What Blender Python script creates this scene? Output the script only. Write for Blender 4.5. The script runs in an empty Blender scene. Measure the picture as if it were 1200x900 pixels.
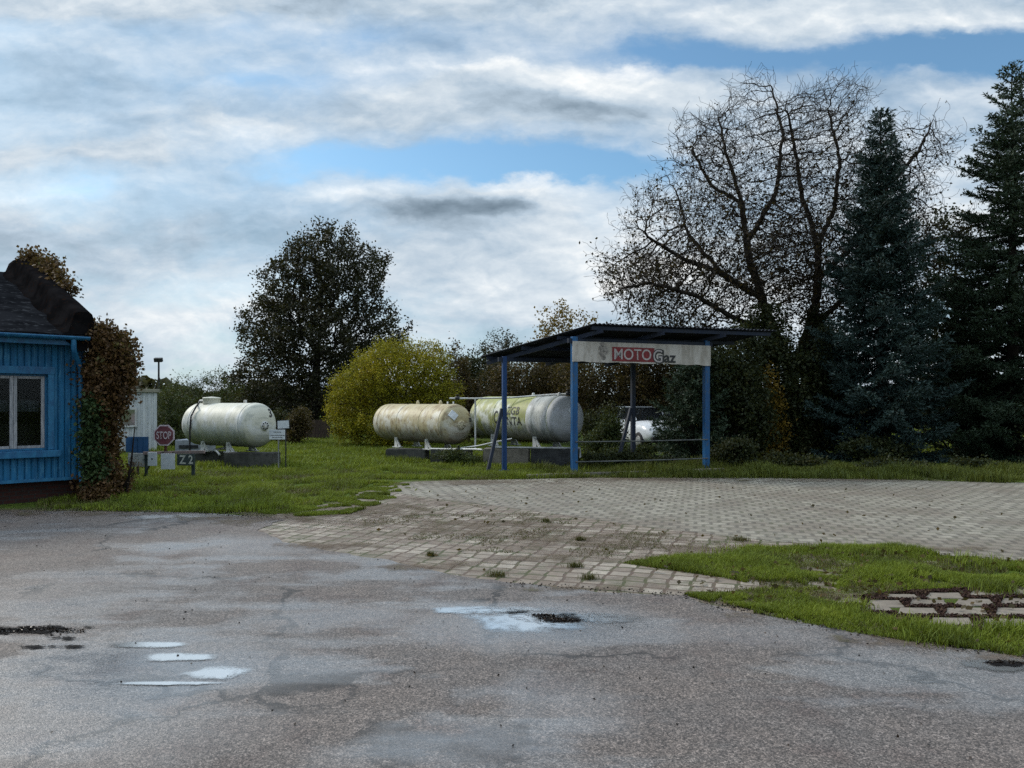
import bpy, bmesh, math, random
import numpy as np
from mathutils import Vector, Matrix, noise as mnoise

random.seed(7)
RNG = np.random.default_rng(11)
SC = bpy.context.scene
COL = SC.collection
R = math.radians
EYE = 1.6          # camera height above the yard
F = 900.0          # focal length in photograph pixels (1200 wide)
HZ = 472.0         # horizon row of the photograph


def gp(px, py, h=0.0):
    """surveyed point on the ground plane"""
    d = F * (EYE - h) / (py - HZ)
    return Vector(((px - 600) / F * d, d, h))


def wp(px, py, d):
    return Vector(((px - 600) / F * d, d, EYE + (HZ - py) / F * d))


# ------------------------------------------------------------------ node help
class NT:
    def __init__(self, tree):
        self.t = tree
        self.t.nodes.clear()

    def n(self, typ, ins=None, **props):
        nd = self.t.nodes.new(typ)
        for k, v in props.items():
            setattr(nd, k, v)
        if ins:
            for k, v in ins.items():
                s = nd.inputs[k]
                if isinstance(v, bpy.types.NodeSocket):
                    self.t.links.new(v, s)
                else:
                    s.default_value = v
        return nd

    def math(self, op, a, b=0.0, c=0.0, clamp=False):
        nd = self.n('ShaderNodeMath', {0: a, 1: b, 2: c}, operation=op)
        nd.use_clamp = clamp
        return nd.outputs[0]

    def vmath(self, op, a, b=(0, 0, 0)):
        nd = self.n('ShaderNodeVectorMath', {0: a, 1: b}, operation=op)
        return nd.outputs[1] if op in ('DOT_PRODUCT', 'LENGTH') else nd.outputs[0]

    def noise(self, vec, scale, detail=4.0, rough=0.55, dist=0.0, col=False):
        nd = self.n('ShaderNodeTexNoise', {'Vector': vec, 'Scale': scale, 'Detail': detail, 'Roughness': rough, 'Distortion': dist})
        return nd.outputs['Color'] if col else nd.outputs[0]

    def ramp(self, fac, stops, interp='LINEAR'):
        nd = self.n('ShaderNodeValToRGB', {'Fac': fac})
        cr = nd.color_ramp
        cr.interpolation = interp
        while len(cr.elements) > 1:
            cr.elements.remove(cr.elements[-1])
        for i, (p, c) in enumerate(stops):
            e = cr.elements[0] if i == 0 else cr.elements.new(p)
            e.position = p
            if isinstance(c, (int, float)):
                c = (c, c, c)
            e.color = (c[0], c[1], c[2], 1)
        return nd.outputs[0]

    def mix(self, fac, a, b, blend='MIX'):
        nd = self.t.nodes.new('ShaderNodeMix')
        nd.data_type = 'RGBA'
        nd.blend_type = blend
        for idx, v in ((0, fac), (6, a), (7, b)):
            s = nd.inputs[idx]
            if isinstance(v, bpy.types.NodeSocket):
                self.t.links.new(v, s)
            elif isinstance(v, (int, float)):
                s.default_value = v if idx == 0 else (v, v, v, 1)
            else:
                s.default_value = (v[0], v[1], v[2], 1)
        return nd.outputs[2]

    def sstep(self, v, lo, hi):
        nd = self.n('ShaderNodeMapRange', {'Value': v, 'From Min': lo, 'From Max': hi, 'To Min': 0.0, 'To Max': 1.0})
        nd.interpolation_type = 'SMOOTHSTEP'
        return nd.outputs[0]

    def mapr(self, v, lo, hi, a, b):
        nd = self.n('ShaderNodeMapRange', {'Value': v, 'From Min': lo, 'From Max': hi, 'To Min': a, 'To Max': b})
        return nd.outputs[0]

    def coord(self):
        return self.n('ShaderNodeTexCoord').outputs['Object']

    def mapping(self, vec, rot=(0, 0, 0), scale=(1, 1, 1), loc=(0, 0, 0)):
        return self.n('ShaderNodeMapping', {'Vector': vec, 'Rotation': rot, 'Scale': scale, 'Location': loc}).outputs[0]

    def bump(self, h, strength=0.3, dist=0.01, normal=None):
        ins = {'Height': h, 'Strength': strength, 'Distance': dist}
        if normal is not None:
            ins['Normal'] = normal
        return self.n('ShaderNodeBump', ins).outputs[0]


def material(name):
    m = bpy.data.materials.new(name)
    m.use_nodes = True
    return m, NT(m.node_tree)


def finish(t, color, rough=0.6, normal=None, spec=0.5, metal=0.0, **more):
    ins = {'Base Color': color if isinstance(color, bpy.types.NodeSocket) else (*color, 1), 'Roughness': rough,
           'Specular IOR Level': spec, 'Metallic': metal}
    if normal is not None:
        ins['Normal'] = normal
    ins.update(more)
    b = t.n('ShaderNodeBsdfPrincipled', ins)
    o = t.n('ShaderNodeOutputMaterial')
    t.t.links.new(b.outputs[0], o.inputs['Surface'])
    return b


def mat_worn(name, c1, c2, scale=3.0, rough=0.6, bump=0.15, stretch=(1, 1, 1), lo=0.35, hi=0.65, spec=0.4, metal=0.0, c3=None):
    m, t = material(name)
    co = t.mapping(t.coord(), scale=stretch)
    a = t.noise(co, scale, 6, 0.6)
    col = t.mix(t.sstep(a, lo, hi), c1, c2)
    b = t.noise(co, scale * 6, 4, 0.6)
    if c3 is not None:
        col = t.mix(t.sstep(b, 0.56, 0.66), col, c3)
    col = t.mix(0.35, col, t.ramp(b, [(0.25, 0.35), (0.75, 1.0)]), 'MULTIPLY')
    finish(t, col, t.mapr(a, 0.3, 0.7, rough - 0.1, rough + 0.1), t.bump(b, bump, 0.01), spec, metal)
    return m


def mat_leaf(name, stops, clump=1.2, trans=0.35, rough=0.6, cw=0.38):
    m, t = material(name)
    geo = t.n('ShaderNodeNewGeometry')
    rnd = geo.outputs['Random Per Island']
    nz = t.noise(t.coord(), clump, 3, 0.6)
    f = t.math('ADD', t.math('MULTIPLY', rnd, 1 - cw), t.math('MULTIPLY', t.mapr(nz, 0.3, 0.7, 0.0, 1.0), cw), clamp=True)
    col = t.ramp(f, stops)
    d = t.n('ShaderNodeBsdfPrincipled', {'Base Color': col, 'Roughness': rough, 'Specular IOR Level': 0.25})
    tr = t.n('ShaderNodeBsdfTranslucent', {'Color': t.mix(0.5, col, (0.10, 0.09, 0.01))})
    mx = t.n('ShaderNodeMixShader', {0: trans})
    t.t.links.new(d.outputs[0], mx.inputs[1])
    t.t.links.new(tr.outputs[0], mx.inputs[2])
    o = t.n('ShaderNodeOutputMaterial')
    t.t.links.new(mx.outputs[0], o.inputs[0])
    return m


# ------------------------------------------------------------------ object help
ORG = {}


def tag(o, label=None, cat=None, group=None, kind=None):
    if label: o['label'] = label
    if cat: o['category'] = cat
    if group: o['group'] = group
    if kind: o['kind'] = kind
    return o


def empty(name, loc, label, cat, group=None):
    o = bpy.data.objects.new(name, None)
    o.empty_display_size = 0.2
    o.location = loc
    COL.objects.link(o)
    ORG[o.name] = Vector(loc)
    return tag(o, label, cat, group)


def link_mesh(name, me, mat, parent=None, origin=None):
    """mesh is in world coordinates; shift it so that the object sits at its origin"""
    o = bpy.data.objects.new(name, me)
    COL.objects.link(o)
    if mat: me.materials.append(mat)
    if parent is not None:
        org = ORG[parent.name]
        o.parent = parent
    else:
        org = Vector(origin) if origin is not None else Vector((0, 0, 0))
        o.location = org
    ORG[o.name] = org
    if org.length > 0:
        me.transform(Matrix.Translation(-org))
    return o


def np_mesh(name, V, faces_idx, k, smooth=False):
    me = bpy.data.meshes.new(name)
    V = np.asarray(V, dtype=np.float32).reshape(-1, 3)
    idx = np.asarray(faces_idx, dtype=np.int32).reshape(-1)
    nf = len(idx) // k
    me.vertices.add(len(V)); me.vertices.foreach_set('co', V.ravel())
    me.loops.add(len(idx)); me.loops.foreach_set('vertex_index', idx)
    me.polygons.add(nf)
    me.polygons.foreach_set('loop_start', np.arange(0, nf * k, k, dtype=np.int32))
    me.polygons.foreach_set('loop_total', np.full(nf, k, dtype=np.int32))
    if smooth:
        me.polygons.foreach_set('use_smooth', np.ones(nf, dtype=bool))
    me.update(calc_edges=True)
    return me


class MB:
    def __init__(self):
        self.v = []; self.f = []; self.sm = []

    def add(self, vs, fs, smooth=False):
        b = len(self.v)
        self.v.extend(Vector(p) for p in vs)
        for f in fs:
            self.f.append([b + i for i in f]); self.sm.append(smooth)

    def box(self, c, s, rot=None, bev=0.0):
        x, y, z = s[0] / 2, s[1] / 2, s[2] / 2
        M = rot if rot is not None else Matrix.Identity(3)
        c = Vector(c)
        if bev <= 0:
            vs = [c + M @ Vector((i * x, j * y, k * z)) for i in (-1, 1) for j in (-1, 1) for k in (-1, 1)]
            self.add(vs, [(0, 1, 3, 2), (4, 6, 7, 5), (0, 4, 5, 1), (2, 3, 7, 6), (0, 2, 6, 4), (1, 5, 7, 3)])
        else:
            bm = bmesh.new()
            bmesh.ops.create_cube(bm, size=1.0, matrix=Matrix.Diagonal((s[0], s[1], s[2], 1)))
            bmesh.ops.bevel(bm, geom=list(bm.edges), offset=bev, segments=2, affect='EDGES', profile=0.6)
            bm.verts.index_update()
            self.add([c + M @ v.co for v in bm.verts], [[v.index for v in f.verts] for f in bm.faces])
            bm.free()
        return self

    def quadbox(self, pts, thick):
        """slab over 4 corner points, thickness along its normal (backwards)"""
        p = [Vector(q) for q in pts]
        nrm = (p[1] - p[0]).cross(p[3] - p[0]).normalized() * thick
        q = [a - nrm for a in p]
        self.add(p + q, [(0, 1, 2, 3), (7, 6, 5, 4), (0, 4, 5, 1), (1, 5, 6, 2), (2, 6, 7, 3), (3, 7, 4, 0)])
        return self

    def tube(self, pts, r, n=8, caps=True):
        P = [Vector(p) for p in pts]
        rr = r if isinstance(r, (list, tuple)) else [r] * len(P)
        vs = []
        prev = None
        for i, p in enumerate(P):
            d = (P[min(i + 1, len(P) - 1)] - P[max(i - 1, 0)]).normalized()
            ref = prev if prev is not None else (Vector((0, 0, 1)) if abs(d.z) < 0.9 else Vector((1, 0, 0)))
            a = (ref - d * ref.dot(d)).normalized()
            prev = a
            b = d.cross(a)
            for k in range(n):
                w = 2 * math.pi * k / n
                vs.append(p + (a * math.cos(w) + b * math.sin(w)) * rr[i])
        fs = []
        for i in range(len(P) - 1):
            for k in range(n):
                fs.append((i * n + k, i * n + (k + 1) % n, (i + 1) * n + (k + 1) % n, (i + 1) * n + k))
        self.add(vs, fs, True)
        if caps:
            b = len(vs)
            self.add(vs[:n], [tuple(range(n))[::-1]])
            self.add(vs[-n:], [tuple(range(n))])
        return self

    def bar(self, a, b, w, h, up=(0, 0, 1)):
        a, b = Vector(a), Vector(b)
        d = b - a
        L = d.length
        d.normalize()
        u = Vector(up)
        s = d.cross(u)
        if s.length < 1e-4:
            s = d.cross(Vector((1, 0, 0)))
        s.normalize()
        u = s.cross(d)
        M = Matrix((d, s, u)).transposed()
        return self.box((a + b) / 2, (L, w, h), M)

    def lathe(self, origin, axis, prof, n=32, up=(0, 0, 1)):
        """prof: list of (distance along axis, radius)"""
        o = Vector(origin); d = Vector(axis).normalized()
        a = Vector(up); a = (a - d * a.dot(d)).normalized(); b = d.cross(a)
        vs = []
        for (s, r) in prof:
            for k in range(n):
                w = 2 * math.pi * k / n
                vs.append(o + d * s + (a * math.cos(w) + b * math.sin(w)) * r)
        fs = []
        for i in range(len(prof) - 1):
            for k in range(n):
                fs.append((i * n + k, i * n + (k + 1) % n, (i + 1) * n + (k + 1) % n, (i + 1) * n + k))
        self.add(vs, fs, True)
        return self

    def build(self, name, mat, parent=None, origin=None, recalc=True):
        me = bpy.data.meshes.new(name)
        me.from_pydata([tuple(p) for p in self.v], [], self.f)
        me.polygons.foreach_set('use_smooth', self.sm)
        if recalc:
            bm = bmesh.new(); bm.from_mesh(me)
            bmesh.ops.recalc_face_normals(bm, faces=bm.faces)
            bm.to_mesh(me); bm.free()
        me.update()
        return link_mesh(name, me, mat, parent, origin)


def text_mesh(body, fn, bold=0.0, extrude=0.004):
    """fn(u, v, w) maps the unit box of the text (0..1, 0..1) to the world"""
    cu = bpy.data.curves.new('t', 'FONT')
    cu.body = body
    cu.offset = bold
    cu.resolution_u = 6
    ob = bpy.data.objects.new('t', cu)
    COL.objects.link(ob)
    dg = bpy.context.evaluated_depsgraph_get()
    dg.update()
    me = bpy.data.meshes.new_from_object(ob.evaluated_get(dg))
    bpy.data.objects.remove(ob); bpy.data.curves.remove(cu)
    me.materials.clear()
    co = np.array([v.co[:] for v in me.vertices])
    lo, hi = co.min(0), co.max(0)
    uv = (co - lo) / np.maximum(hi - lo, 1e-6)
    for v, q in zip(me.vertices, uv):
        v.co = fn(q[0], q[1])
    me.update()
    return me


# ------------------------------------------------------------------ materials
M = {}
M['bark'] = mat_worn('bark', (0.018, 0.014, 0.011), (0.05, 0.042, 0.034), 3.0, 0.9, 0.6, (4, 4, 0.8), spec=0.1)
M['spruce_bark'] = mat_worn('spruce_bark', (0.02, 0.015, 0.012), (0.045, 0.035, 0.028), 4.0, 0.9, 0.5, spec=0.1)
M['twig'] = mat_worn('twig_bark', (0.016, 0.012, 0.010), (0.03, 0.024, 0.02), 5.0, 0.9, 0.2, spec=0.05)
M['leaf_dark'] = mat_leaf('dark_autumn_leaf', [(0.0, (0.010, 0.013, 0.006)), (0.5, (0.019, 0.022, 0.008)), (0.85, (0.032, 0.026, 0.009)), (1.0, (0.045, 0.03, 0.010))], 0.5, 0.18)
M['leaf_yellow'] = mat_leaf('yellow_green_leaf', [(0.0, (0.085, 0.10, 0.008)), (0.45, (0.25, 0.24, 0.012)), (0.8, (0.42, 0.34, 0.016)), (1.0, (0.56, 0.34, 0.03))], 0.7, 0.38)
M['leaf_gold'] = mat_leaf('golden_leaf', [(0.0, (0.07, 0.05, 0.01)), (0.5, (0.18, 0.12, 0.015)), (1.0, (0.34, 0.20, 0.03))], 1.0, 0.4)
M['leaf_brown'] = mat_leaf('brown_leaf', [(0.0, (0.025, 0.022, 0.010)), (0.5, (0.06, 0.045, 0.017)), (0.85, (0.10, 0.06, 0.018)), (1.0, (0.15, 0.08, 0.02))], 1.0, 0.3)
M['leaf_walnut'] = mat_leaf('walnut_leaf', [(0.0, (0.012, 0.010, 0.006)), (0.6, (0.035, 0.022, 0.010)), (0.9, (0.07, 0.04, 0.014)), (1.0, (0.11, 0.06, 0.018))], 1.0, 0.25)
M['leaf_green'] = mat_leaf('mid_green_leaf', [(0.0, (0.014, 0.024, 0.009)), (0.5, (0.035, 0.055, 0.016)), (1.0, (0.08, 0.10, 0.022))], 1.2, 0.3)
M['leaf_under'] = mat_leaf('undergrowth_leaf', [(0.0, (0.010, 0.016, 0.006)), (0.55, (0.024, 0.034, 0.011)), (0.85, (0.045, 0.050, 0.014)), (1.0, (0.08, 0.055, 0.02))], 1.5, 0.25)
M['leaf_ivy'] = mat_leaf('vine_leaf', [(0.0, (0.03, 0.018, 0.010)), (0.4, (0.08, 0.045, 0.018)), (0.75, (0.15, 0.08, 0.03)), (0.9, (0.07, 0.08, 0.025)), (1.0, (0.22, 0.14, 0.04))], 2.2, 0.25)
M['leaf_ivy_green'] = mat_leaf('vine_green_leaf', [(0.0, (0.015, 0.03, 0.012)), (0.6, (0.04, 0.075, 0.025)), (1.0, (0.09, 0.12, 0.04))], 2.2, 0.25)
M['needle_blue'] = mat_leaf('blue_spruce_needle', [(0.0, (0.008, 0.018, 0.016)), (0.5, (0.023, 0.045, 0.040)), (1.0, (0.06, 0.10, 0.095))], 1.6, 0.06)
M['needle_green'] = mat_leaf('green_spruce_needle', [(0.0, (0.011, 0.022, 0.011)), (0.5, (0.028, 0.050, 0.027)), (0.9, (0.045, 0.066, 0.038)), (1.0, (0.08, 0.10, 0.03))], 1.6, 0.06)
M['far_wood'] = mat_leaf('far_wood_leaf', [(0.0, (0.02, 0.025, 0.015)), (1.0, (0.07, 0.065, 0.03))], 0.15, 0.2)
M['blade'] = mat_leaf('grass_blade', [(0.0, (0.055, 0.062, 0.012)), (0.4, (0.133, 0.180, 0.019)), (0.85, (0.245, 0.30, 0.026)), (1.0, (0.32, 0.26, 0.08))], 1.1, 0.35, 0.6, 0.6)
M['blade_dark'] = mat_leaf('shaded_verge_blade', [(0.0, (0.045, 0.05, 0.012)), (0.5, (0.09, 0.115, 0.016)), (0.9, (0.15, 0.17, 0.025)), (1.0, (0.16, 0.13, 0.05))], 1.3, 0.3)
M['blade_dry'] = mat_leaf('tuft_blade', [(0.0, (0.04, 0.045, 0.014)), (0.5, (0.08, 0.085, 0.02)), (1.0, (0.15, 0.11, 0.05))], 2.0, 0.3)
M['litter'] = mat_leaf('wet_leaf_litter', [(0.0, (0.006, 0.005, 0.004)), (0.6, (0.018, 0.013, 0.010)), (1.0, (0.07, 0.04, 0.022))], 3.0, 0.0, 0.4)
M['moss'] = mat_leaf('brown_moss', [(0.0, (0.02, 0.010, 0.008)), (0.6, (0.05, 0.024, 0.018)), (1.0, (0.09, 0.06, 0.03))], 3.0, 0.0, 0.9)


def mat_blue_boards(name, base, dark, light, faded):
    m, t = material(name)
    co = t.coord()
    a = t.noise(t.mapping(co, scale=(9, 9, 0.7)), 1.6, 5, 0.6)
    col = t.mix(t.sstep(a, 0.3, 0.7), dark, base)
    b = t.noise(t.mapping(co, scale=(14, 14, 1.6)), 2.0, 6, 0.65)
    col = t.mix(t.math('MULTIPLY', t.sstep(b, 0.50, 0.66), 0.7), col, light)
    c = t.noise(co, 1.3, 4, 0.6)
    col = t.mix(t.math('MULTIPLY', t.sstep(c, 0.45, 0.68), 0.55), col, faded)
    fl = t.noise(t.mapping(co, scale=(10, 10, 3)), 5, 5, 0.7)
    col = t.mix(t.sstep(fl, 0.68, 0.72), col, (0.20, 0.22, 0.22))
    finish(t, col, 0.62, t.bump(b, 0.25, 0.006), 0.3)
    return m


M['blue_boards'] = mat_blue_boards('blue_painted_boards', (0.008, 0.13, 0.275), (0.006, 0.075, 0.17), (0.07, 0.23, 0.36), (0.022, 0.14, 0.28))
M['blue_trim'] = mat_worn('blue_trim_paint', (0.008, 0.09, 0.21), (0.02, 0.16, 0.31), 4, 0.5, 0.1, (2, 2, 1))
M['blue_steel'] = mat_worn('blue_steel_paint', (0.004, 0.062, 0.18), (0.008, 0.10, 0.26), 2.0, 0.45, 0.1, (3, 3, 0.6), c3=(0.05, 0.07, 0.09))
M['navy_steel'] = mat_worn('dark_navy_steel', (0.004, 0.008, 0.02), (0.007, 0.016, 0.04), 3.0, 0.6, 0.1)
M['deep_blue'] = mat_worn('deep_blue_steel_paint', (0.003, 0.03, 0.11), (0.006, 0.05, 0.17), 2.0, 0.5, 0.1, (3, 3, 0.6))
M['roof_sheet'] = mat_worn('dark_corrugated_sheet', (0.012, 0.014, 0.02), (0.03, 0.034, 0.045), 2.0, 0.7, 0.1, spec=0.2)
M['felt'] = mat_worn('bitumen_roof_felt', (0.007, 0.0075, 0.009), (0.017, 0.018, 0.021), 1.3, 0.9, 0.5, (1, 1, 3), spec=0.0, c3=(0.034, 0.036, 0.040))
M['parapet'] = mat_worn('felt_covered_parapet', (0.006, 0.0057, 0.0062), (0.013, 0.012, 0.0128), 2.5, 0.95, 0.5, spec=0.0, c3=(0.014, 0.008, 0.006))
M['white_wood'] = mat_worn('weathered_white_frame', (0.24, 0.25, 0.27), (0.42, 0.42, 0.43), 5, 0.6, 0.25, (6, 6, 1), c3=(0.14, 0.135, 0.13))
M['concrete'] = mat_worn('old_concrete', (0.045, 0.045, 0.042), (0.10, 0.098, 0.09), 2.5, 0.9, 0.5, spec=0.15, c3=(0.05, 0.055, 0.04))
M['concrete_pale'] = mat_worn('pale_concrete', (0.14, 0.125, 0.105), (0.24, 0.215, 0.18), 3.0, 0.9, 0.4, spec=0.15)
M['white_metal'] = mat_worn('white_painted_steel', (0.5, 0.51, 0.5), (0.68, 0.68, 0.66), 4, 0.45, 0.1, c3=(0.33, 0.28, 0.2))
M['grey_metal'] = mat_worn('galvanised_steel', (0.18, 0.19, 0.2), (0.32, 0.33, 0.34), 5, 0.5, 0.1, metal=0.3)
M['dull_metal'] = mat_worn('dull_weathered_steel', (0.07, 0.075, 0.075), (0.14, 0.145, 0.14), 5, 0.7, 0.1, spec=0.2)
M['dark_metal'] = mat_worn('dark_steel', (0.012, 0.013, 0.016), (0.035, 0.037, 0.04), 5, 0.55, 0.1)
M['rubber'] = mat_worn('black_rubber', (0.01, 0.01, 0.011), (0.022, 0.022, 0.024), 6, 0.8, 0.2)
M['white_board'] = mat_worn('white_board', (0.56, 0.60, 0.64), (0.72, 0.75, 0.78), 3, 0.5, 0.03, c3=(0.45, 0.47, 0.46))
M['board_weed'] = mat_worn('grimy_white_board', (0.36, 0.37, 0.37), (0.62, 0.62, 0.6), 6, 0.6, 0.1, c3=(0.1, 0.1, 0.1))
M['plate_green'] = mat_worn('grey_green_plate', (0.035, 0.048, 0.05), (0.06, 0.078, 0.08), 4, 0.5, 0.05)
M['letter_pale'] = mat_worn('pale_lettering', (0.42, 0.44, 0.40), (0.58, 0.58, 0.52), 8, 0.6, 0.05)
M['letter_white'] = mat_worn('faded_shaded_white_lettering', (0.38, 0.34, 0.33), (0.5, 0.46, 0.45), 6, 0.6, 0.05)  # sign letter white, its grey includes painted shade from the canopy roof
M['letter_black'] = mat_worn('worn_black_lettering', (0.012, 0.012, 0.014), (0.03, 0.03, 0.033), 8, 0.6, 0.05, c3=(0.09, 0.09, 0.05))
M['stop_red'] = mat_worn('faded_stop_red', (0.15, 0.045, 0.055), (0.23, 0.08, 0.09), 5, 0.55, 0.05)
M['stop_letter'] = mat_worn('faded_stop_white', (0.62, 0.52, 0.56), (0.74, 0.64, 0.67), 8, 0.6, 0.02)
M['red_panel'] = mat_worn('red_sign_paint', (0.15, 0.008, 0.012), (0.22, 0.02, 0.024), 4, 0.5, 0.05, c3=(0.12, 0.02, 0.02))
M['rust'] = mat_worn('rusty_steel', (0.06, 0.025, 0.015), (0.14, 0.06, 0.03), 6, 0.85, 0.3)
M['blue_panel'] = mat_worn('dark_blue_panel', (0.008, 0.045, 0.12), (0.014, 0.07, 0.18), 3, 0.5, 0.05)
M['cabin'] = mat_worn('white_ribbed_cladding', (0.52, 0.55, 0.56), (0.68, 0.70, 0.70), 2, 0.5, 0.05, (3, 3, 0.5), c3=(0.42, 0.43, 0.40))
M['cabin_roof'] = mat_worn('cabin_roof_trim', (0.20, 0.19, 0.15), (0.30, 0.28, 0.21), 3, 0.7, 0.1)
M['car_white'] = mat_worn('white_car_paint', (0.66, 0.69, 0.73), (0.76, 0.78, 0.8), 2, 0.2, 0.0, spec=0.6)
M['chrome'] = mat_worn('chrome', (0.4, 0.4, 0.42), (0.55, 0.55, 0.56), 3, 0.2, 0.0, metal=0.9)
M['lamp_glass'] = mat_worn('headlamp_glass', (0.5, 0.52, 0.55), (0.65, 0.66, 0.68), 3, 0.12, 0.0, spec=0.7)
M['fence'] = mat_worn('brown_fence_boards', (0.035, 0.022, 0.016), (0.07, 0.045, 0.032), 3, 0.85, 0.3, (5, 5, 0.6))
M['pale_box'] = mat_worn('pale_grey_box', (0.20, 0.22, 0.25), (0.30, 0.32, 0.36), 2.5, 0.6, 0.05)


def mat_glass(name):
    m, t = material(name)
    fr = t.n('ShaderNodeFresnel', {'IOR': 1.22}).outputs[0]
    tr = t.n('ShaderNodeBsdfTransparent', {'Color': (0.75, 0.8, 0.8, 1)})
    gl = t.n('ShaderNodeBsdfGlossy', {'Roughness': 0.05, 'Color': (0.9, 0.9, 0.9, 1)})
    mx = t.n('ShaderNodeMixShader', {0: fr})
    t.t.links.new(tr.outputs[0], mx.inputs[1]); t.t.links.new(gl.outputs[0], mx.inputs[2])
    o = t.n('ShaderNodeOutputMaterial'); t.t.links.new(mx.outputs[0], o.inputs[0])
    return m


M['glass'] = mat_glass('window_glass')
m_, t_ = material('dark_car_glass'); finish(t_, (0.02, 0.024, 0.028), 0.06, None, 0.7, IOR=2.6); M['car_glass'] = m_
M['interior'] = mat_worn('dark_room_interior', (0.02, 0.017, 0.016), (0.05, 0.04, 0.036), 2, 0.9, 0.1)
M['curtain'] = mat_worn('grey_curtain', (0.06, 0.062, 0.07), (0.11, 0.11, 0.12), 3, 0.9, 0.1, (6, 6, 0.5))

m_, t_ = material('dark_brick_plinth')
co_ = t_.coord()
bk_ = t_.n('ShaderNodeTexBrick', {'Vector': t_.mapping(co_, rot=(R(90), 0, 0)), 'Color1': (0.05, 0.018, 0.014, 1), 'Color2': (0.035, 0.016, 0.013, 1), 'Mortar': (0.03, 0.026, 0.024, 1), 'Scale': 4.0, 'Mortar Size': 0.03})
finish(t_, bk_.outputs[0], 0.9, t_.bump(bk_.outputs[1], -0.4, 0.01), 0.2)
M['plinth'] = m_


def mat_tank(name, base, base2, stain, stain2, under, axis, seam_scale, amount, streak=0.5, center=0.0):
    """painted steel with algae, rust and dirt that has run down the shell"""
    m, t = material(name)
    co = t.coord()
    ax = Vector(axis).normalized()
    along = t.vmath('DOT_PRODUCT', co, tuple(ax))
    hgt = t.n('ShaderNodeSeparateXYZ', {0: co}).outputs[2]
    run = t.n('ShaderNodeCombineXYZ', {0: t.math('MULTIPLY', along, seam_scale), 1: t.math('MULTIPLY', hgt, 0.9), 2: 3.0}).outputs[0]
    a = t.noise(run, 2.2, 6, 0.62)
    b = t.noise(co, 2.6, 6, 0.62)
    c = t.noise(run, 5.0, 6, 0.7)
    col = t.mix(t.sstep(b, 0.35, 0.65), base, base2)
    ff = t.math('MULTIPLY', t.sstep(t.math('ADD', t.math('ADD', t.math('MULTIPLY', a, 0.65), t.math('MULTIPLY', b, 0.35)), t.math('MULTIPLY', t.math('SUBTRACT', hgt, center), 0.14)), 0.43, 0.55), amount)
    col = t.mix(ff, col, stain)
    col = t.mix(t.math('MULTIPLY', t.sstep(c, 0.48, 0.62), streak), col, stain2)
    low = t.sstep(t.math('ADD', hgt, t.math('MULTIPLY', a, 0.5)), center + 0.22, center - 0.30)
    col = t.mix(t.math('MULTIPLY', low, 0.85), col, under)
    sp = t.noise(co, 16, 4, 0.7)
    col = t.mix(t.math('MULTIPLY', t.sstep(sp, 0.6, 0.72), 0.6), col, under)
    finish(t, col, 0.55, t.bump(c, 0.06, 0.01), 0.35)
    return m


# ------------------------------------------------------------------ ground
def jag(poly, amp, step):
    """world polygon with an irregular edge"""
    out = []
    n = len(poly)
    for i in range(n):
        a, b = Vector(poly[i]), Vector(poly[(i + 1) % n])
        L = (b - a).length
        k = max(1, int(L / step))
        d = (b - a).normalized()
        nr = Vector((-d.y, d.x, 0))
        for j in range(k):
            p = a.lerp(b, j / k)
            s = mnoise.noise(Vector((p.x * 0.9, p.y * 0.9, 3.1))) + 0.6 * mnoise.noise(Vector((p.x * 3.3, p.y * 3.3, 7.7))) + 0.35 * mnoise.noise(Vector((p.x * 9, p.y * 9, 1.7)))
            out.append(p + nr * s * amp)
    return out


def sheet(name, poly, z, mat, kind='structure'):
    bm = bmesh.new()
    vs = [bm.verts.new((p[0], p[1], z)) for p in poly]
    f = bm.faces.new(vs)
    if f.normal.z < 0: f.normal_flip()
    bmesh.ops.triangulate(bm, faces=[f])
    bmesh.ops.recalc_face_normals(bm, faces=bm.faces)
    me = bpy.data.meshes.new(name); bm.to_mesh(me); bm.free()
    for p in me.polygons:
        if p.normal.z < 0: p.flip()
    o = link_mesh(name, me, mat)
    o['kind'] = kind
    return o


# ground sheet (soil and turf, to the horizon)
m_, t_ = material('turf_ground')
co_ = t_.coord()
a_ = t_.noise(co_, 0.35, 6, 0.6); b_ = t_.noise(co_, 4.0, 6, 0.7); c_ = t_.noise(co_, 28.0, 3, 0.7)
col_ = t_.ramp(b_, [(0.3, (0.045, 0.055, 0.014)), (0.55, (0.085, 0.125, 0.018)), (0.75, (0.13, 0.18, 0.025))])
col_ = t_.mix(t_.sstep(a_, 0.52, 0.68), col_, (0.11, 0.11, 0.03))
col_ = t_.mix(0.4, col_, t_.ramp(c_, [(0.3, 0.25), (0.7, 1.0)]), 'MULTIPLY')
finish(t_, col_, 0.95, t_.bump(t_.math('ADD', b_, c_), 0.8, 0.05), 0.1)
M['turf'] = m_
bm = bmesh.new()
bmesh.ops.create_grid(bm, x_segments=8, y_segments=8, size=900)
me = bpy.data.meshes.new('ground'); bm.to_mesh(me); bm.free()
tag(link_mesh('ground', me, M['turf']), kind='structure')

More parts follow.
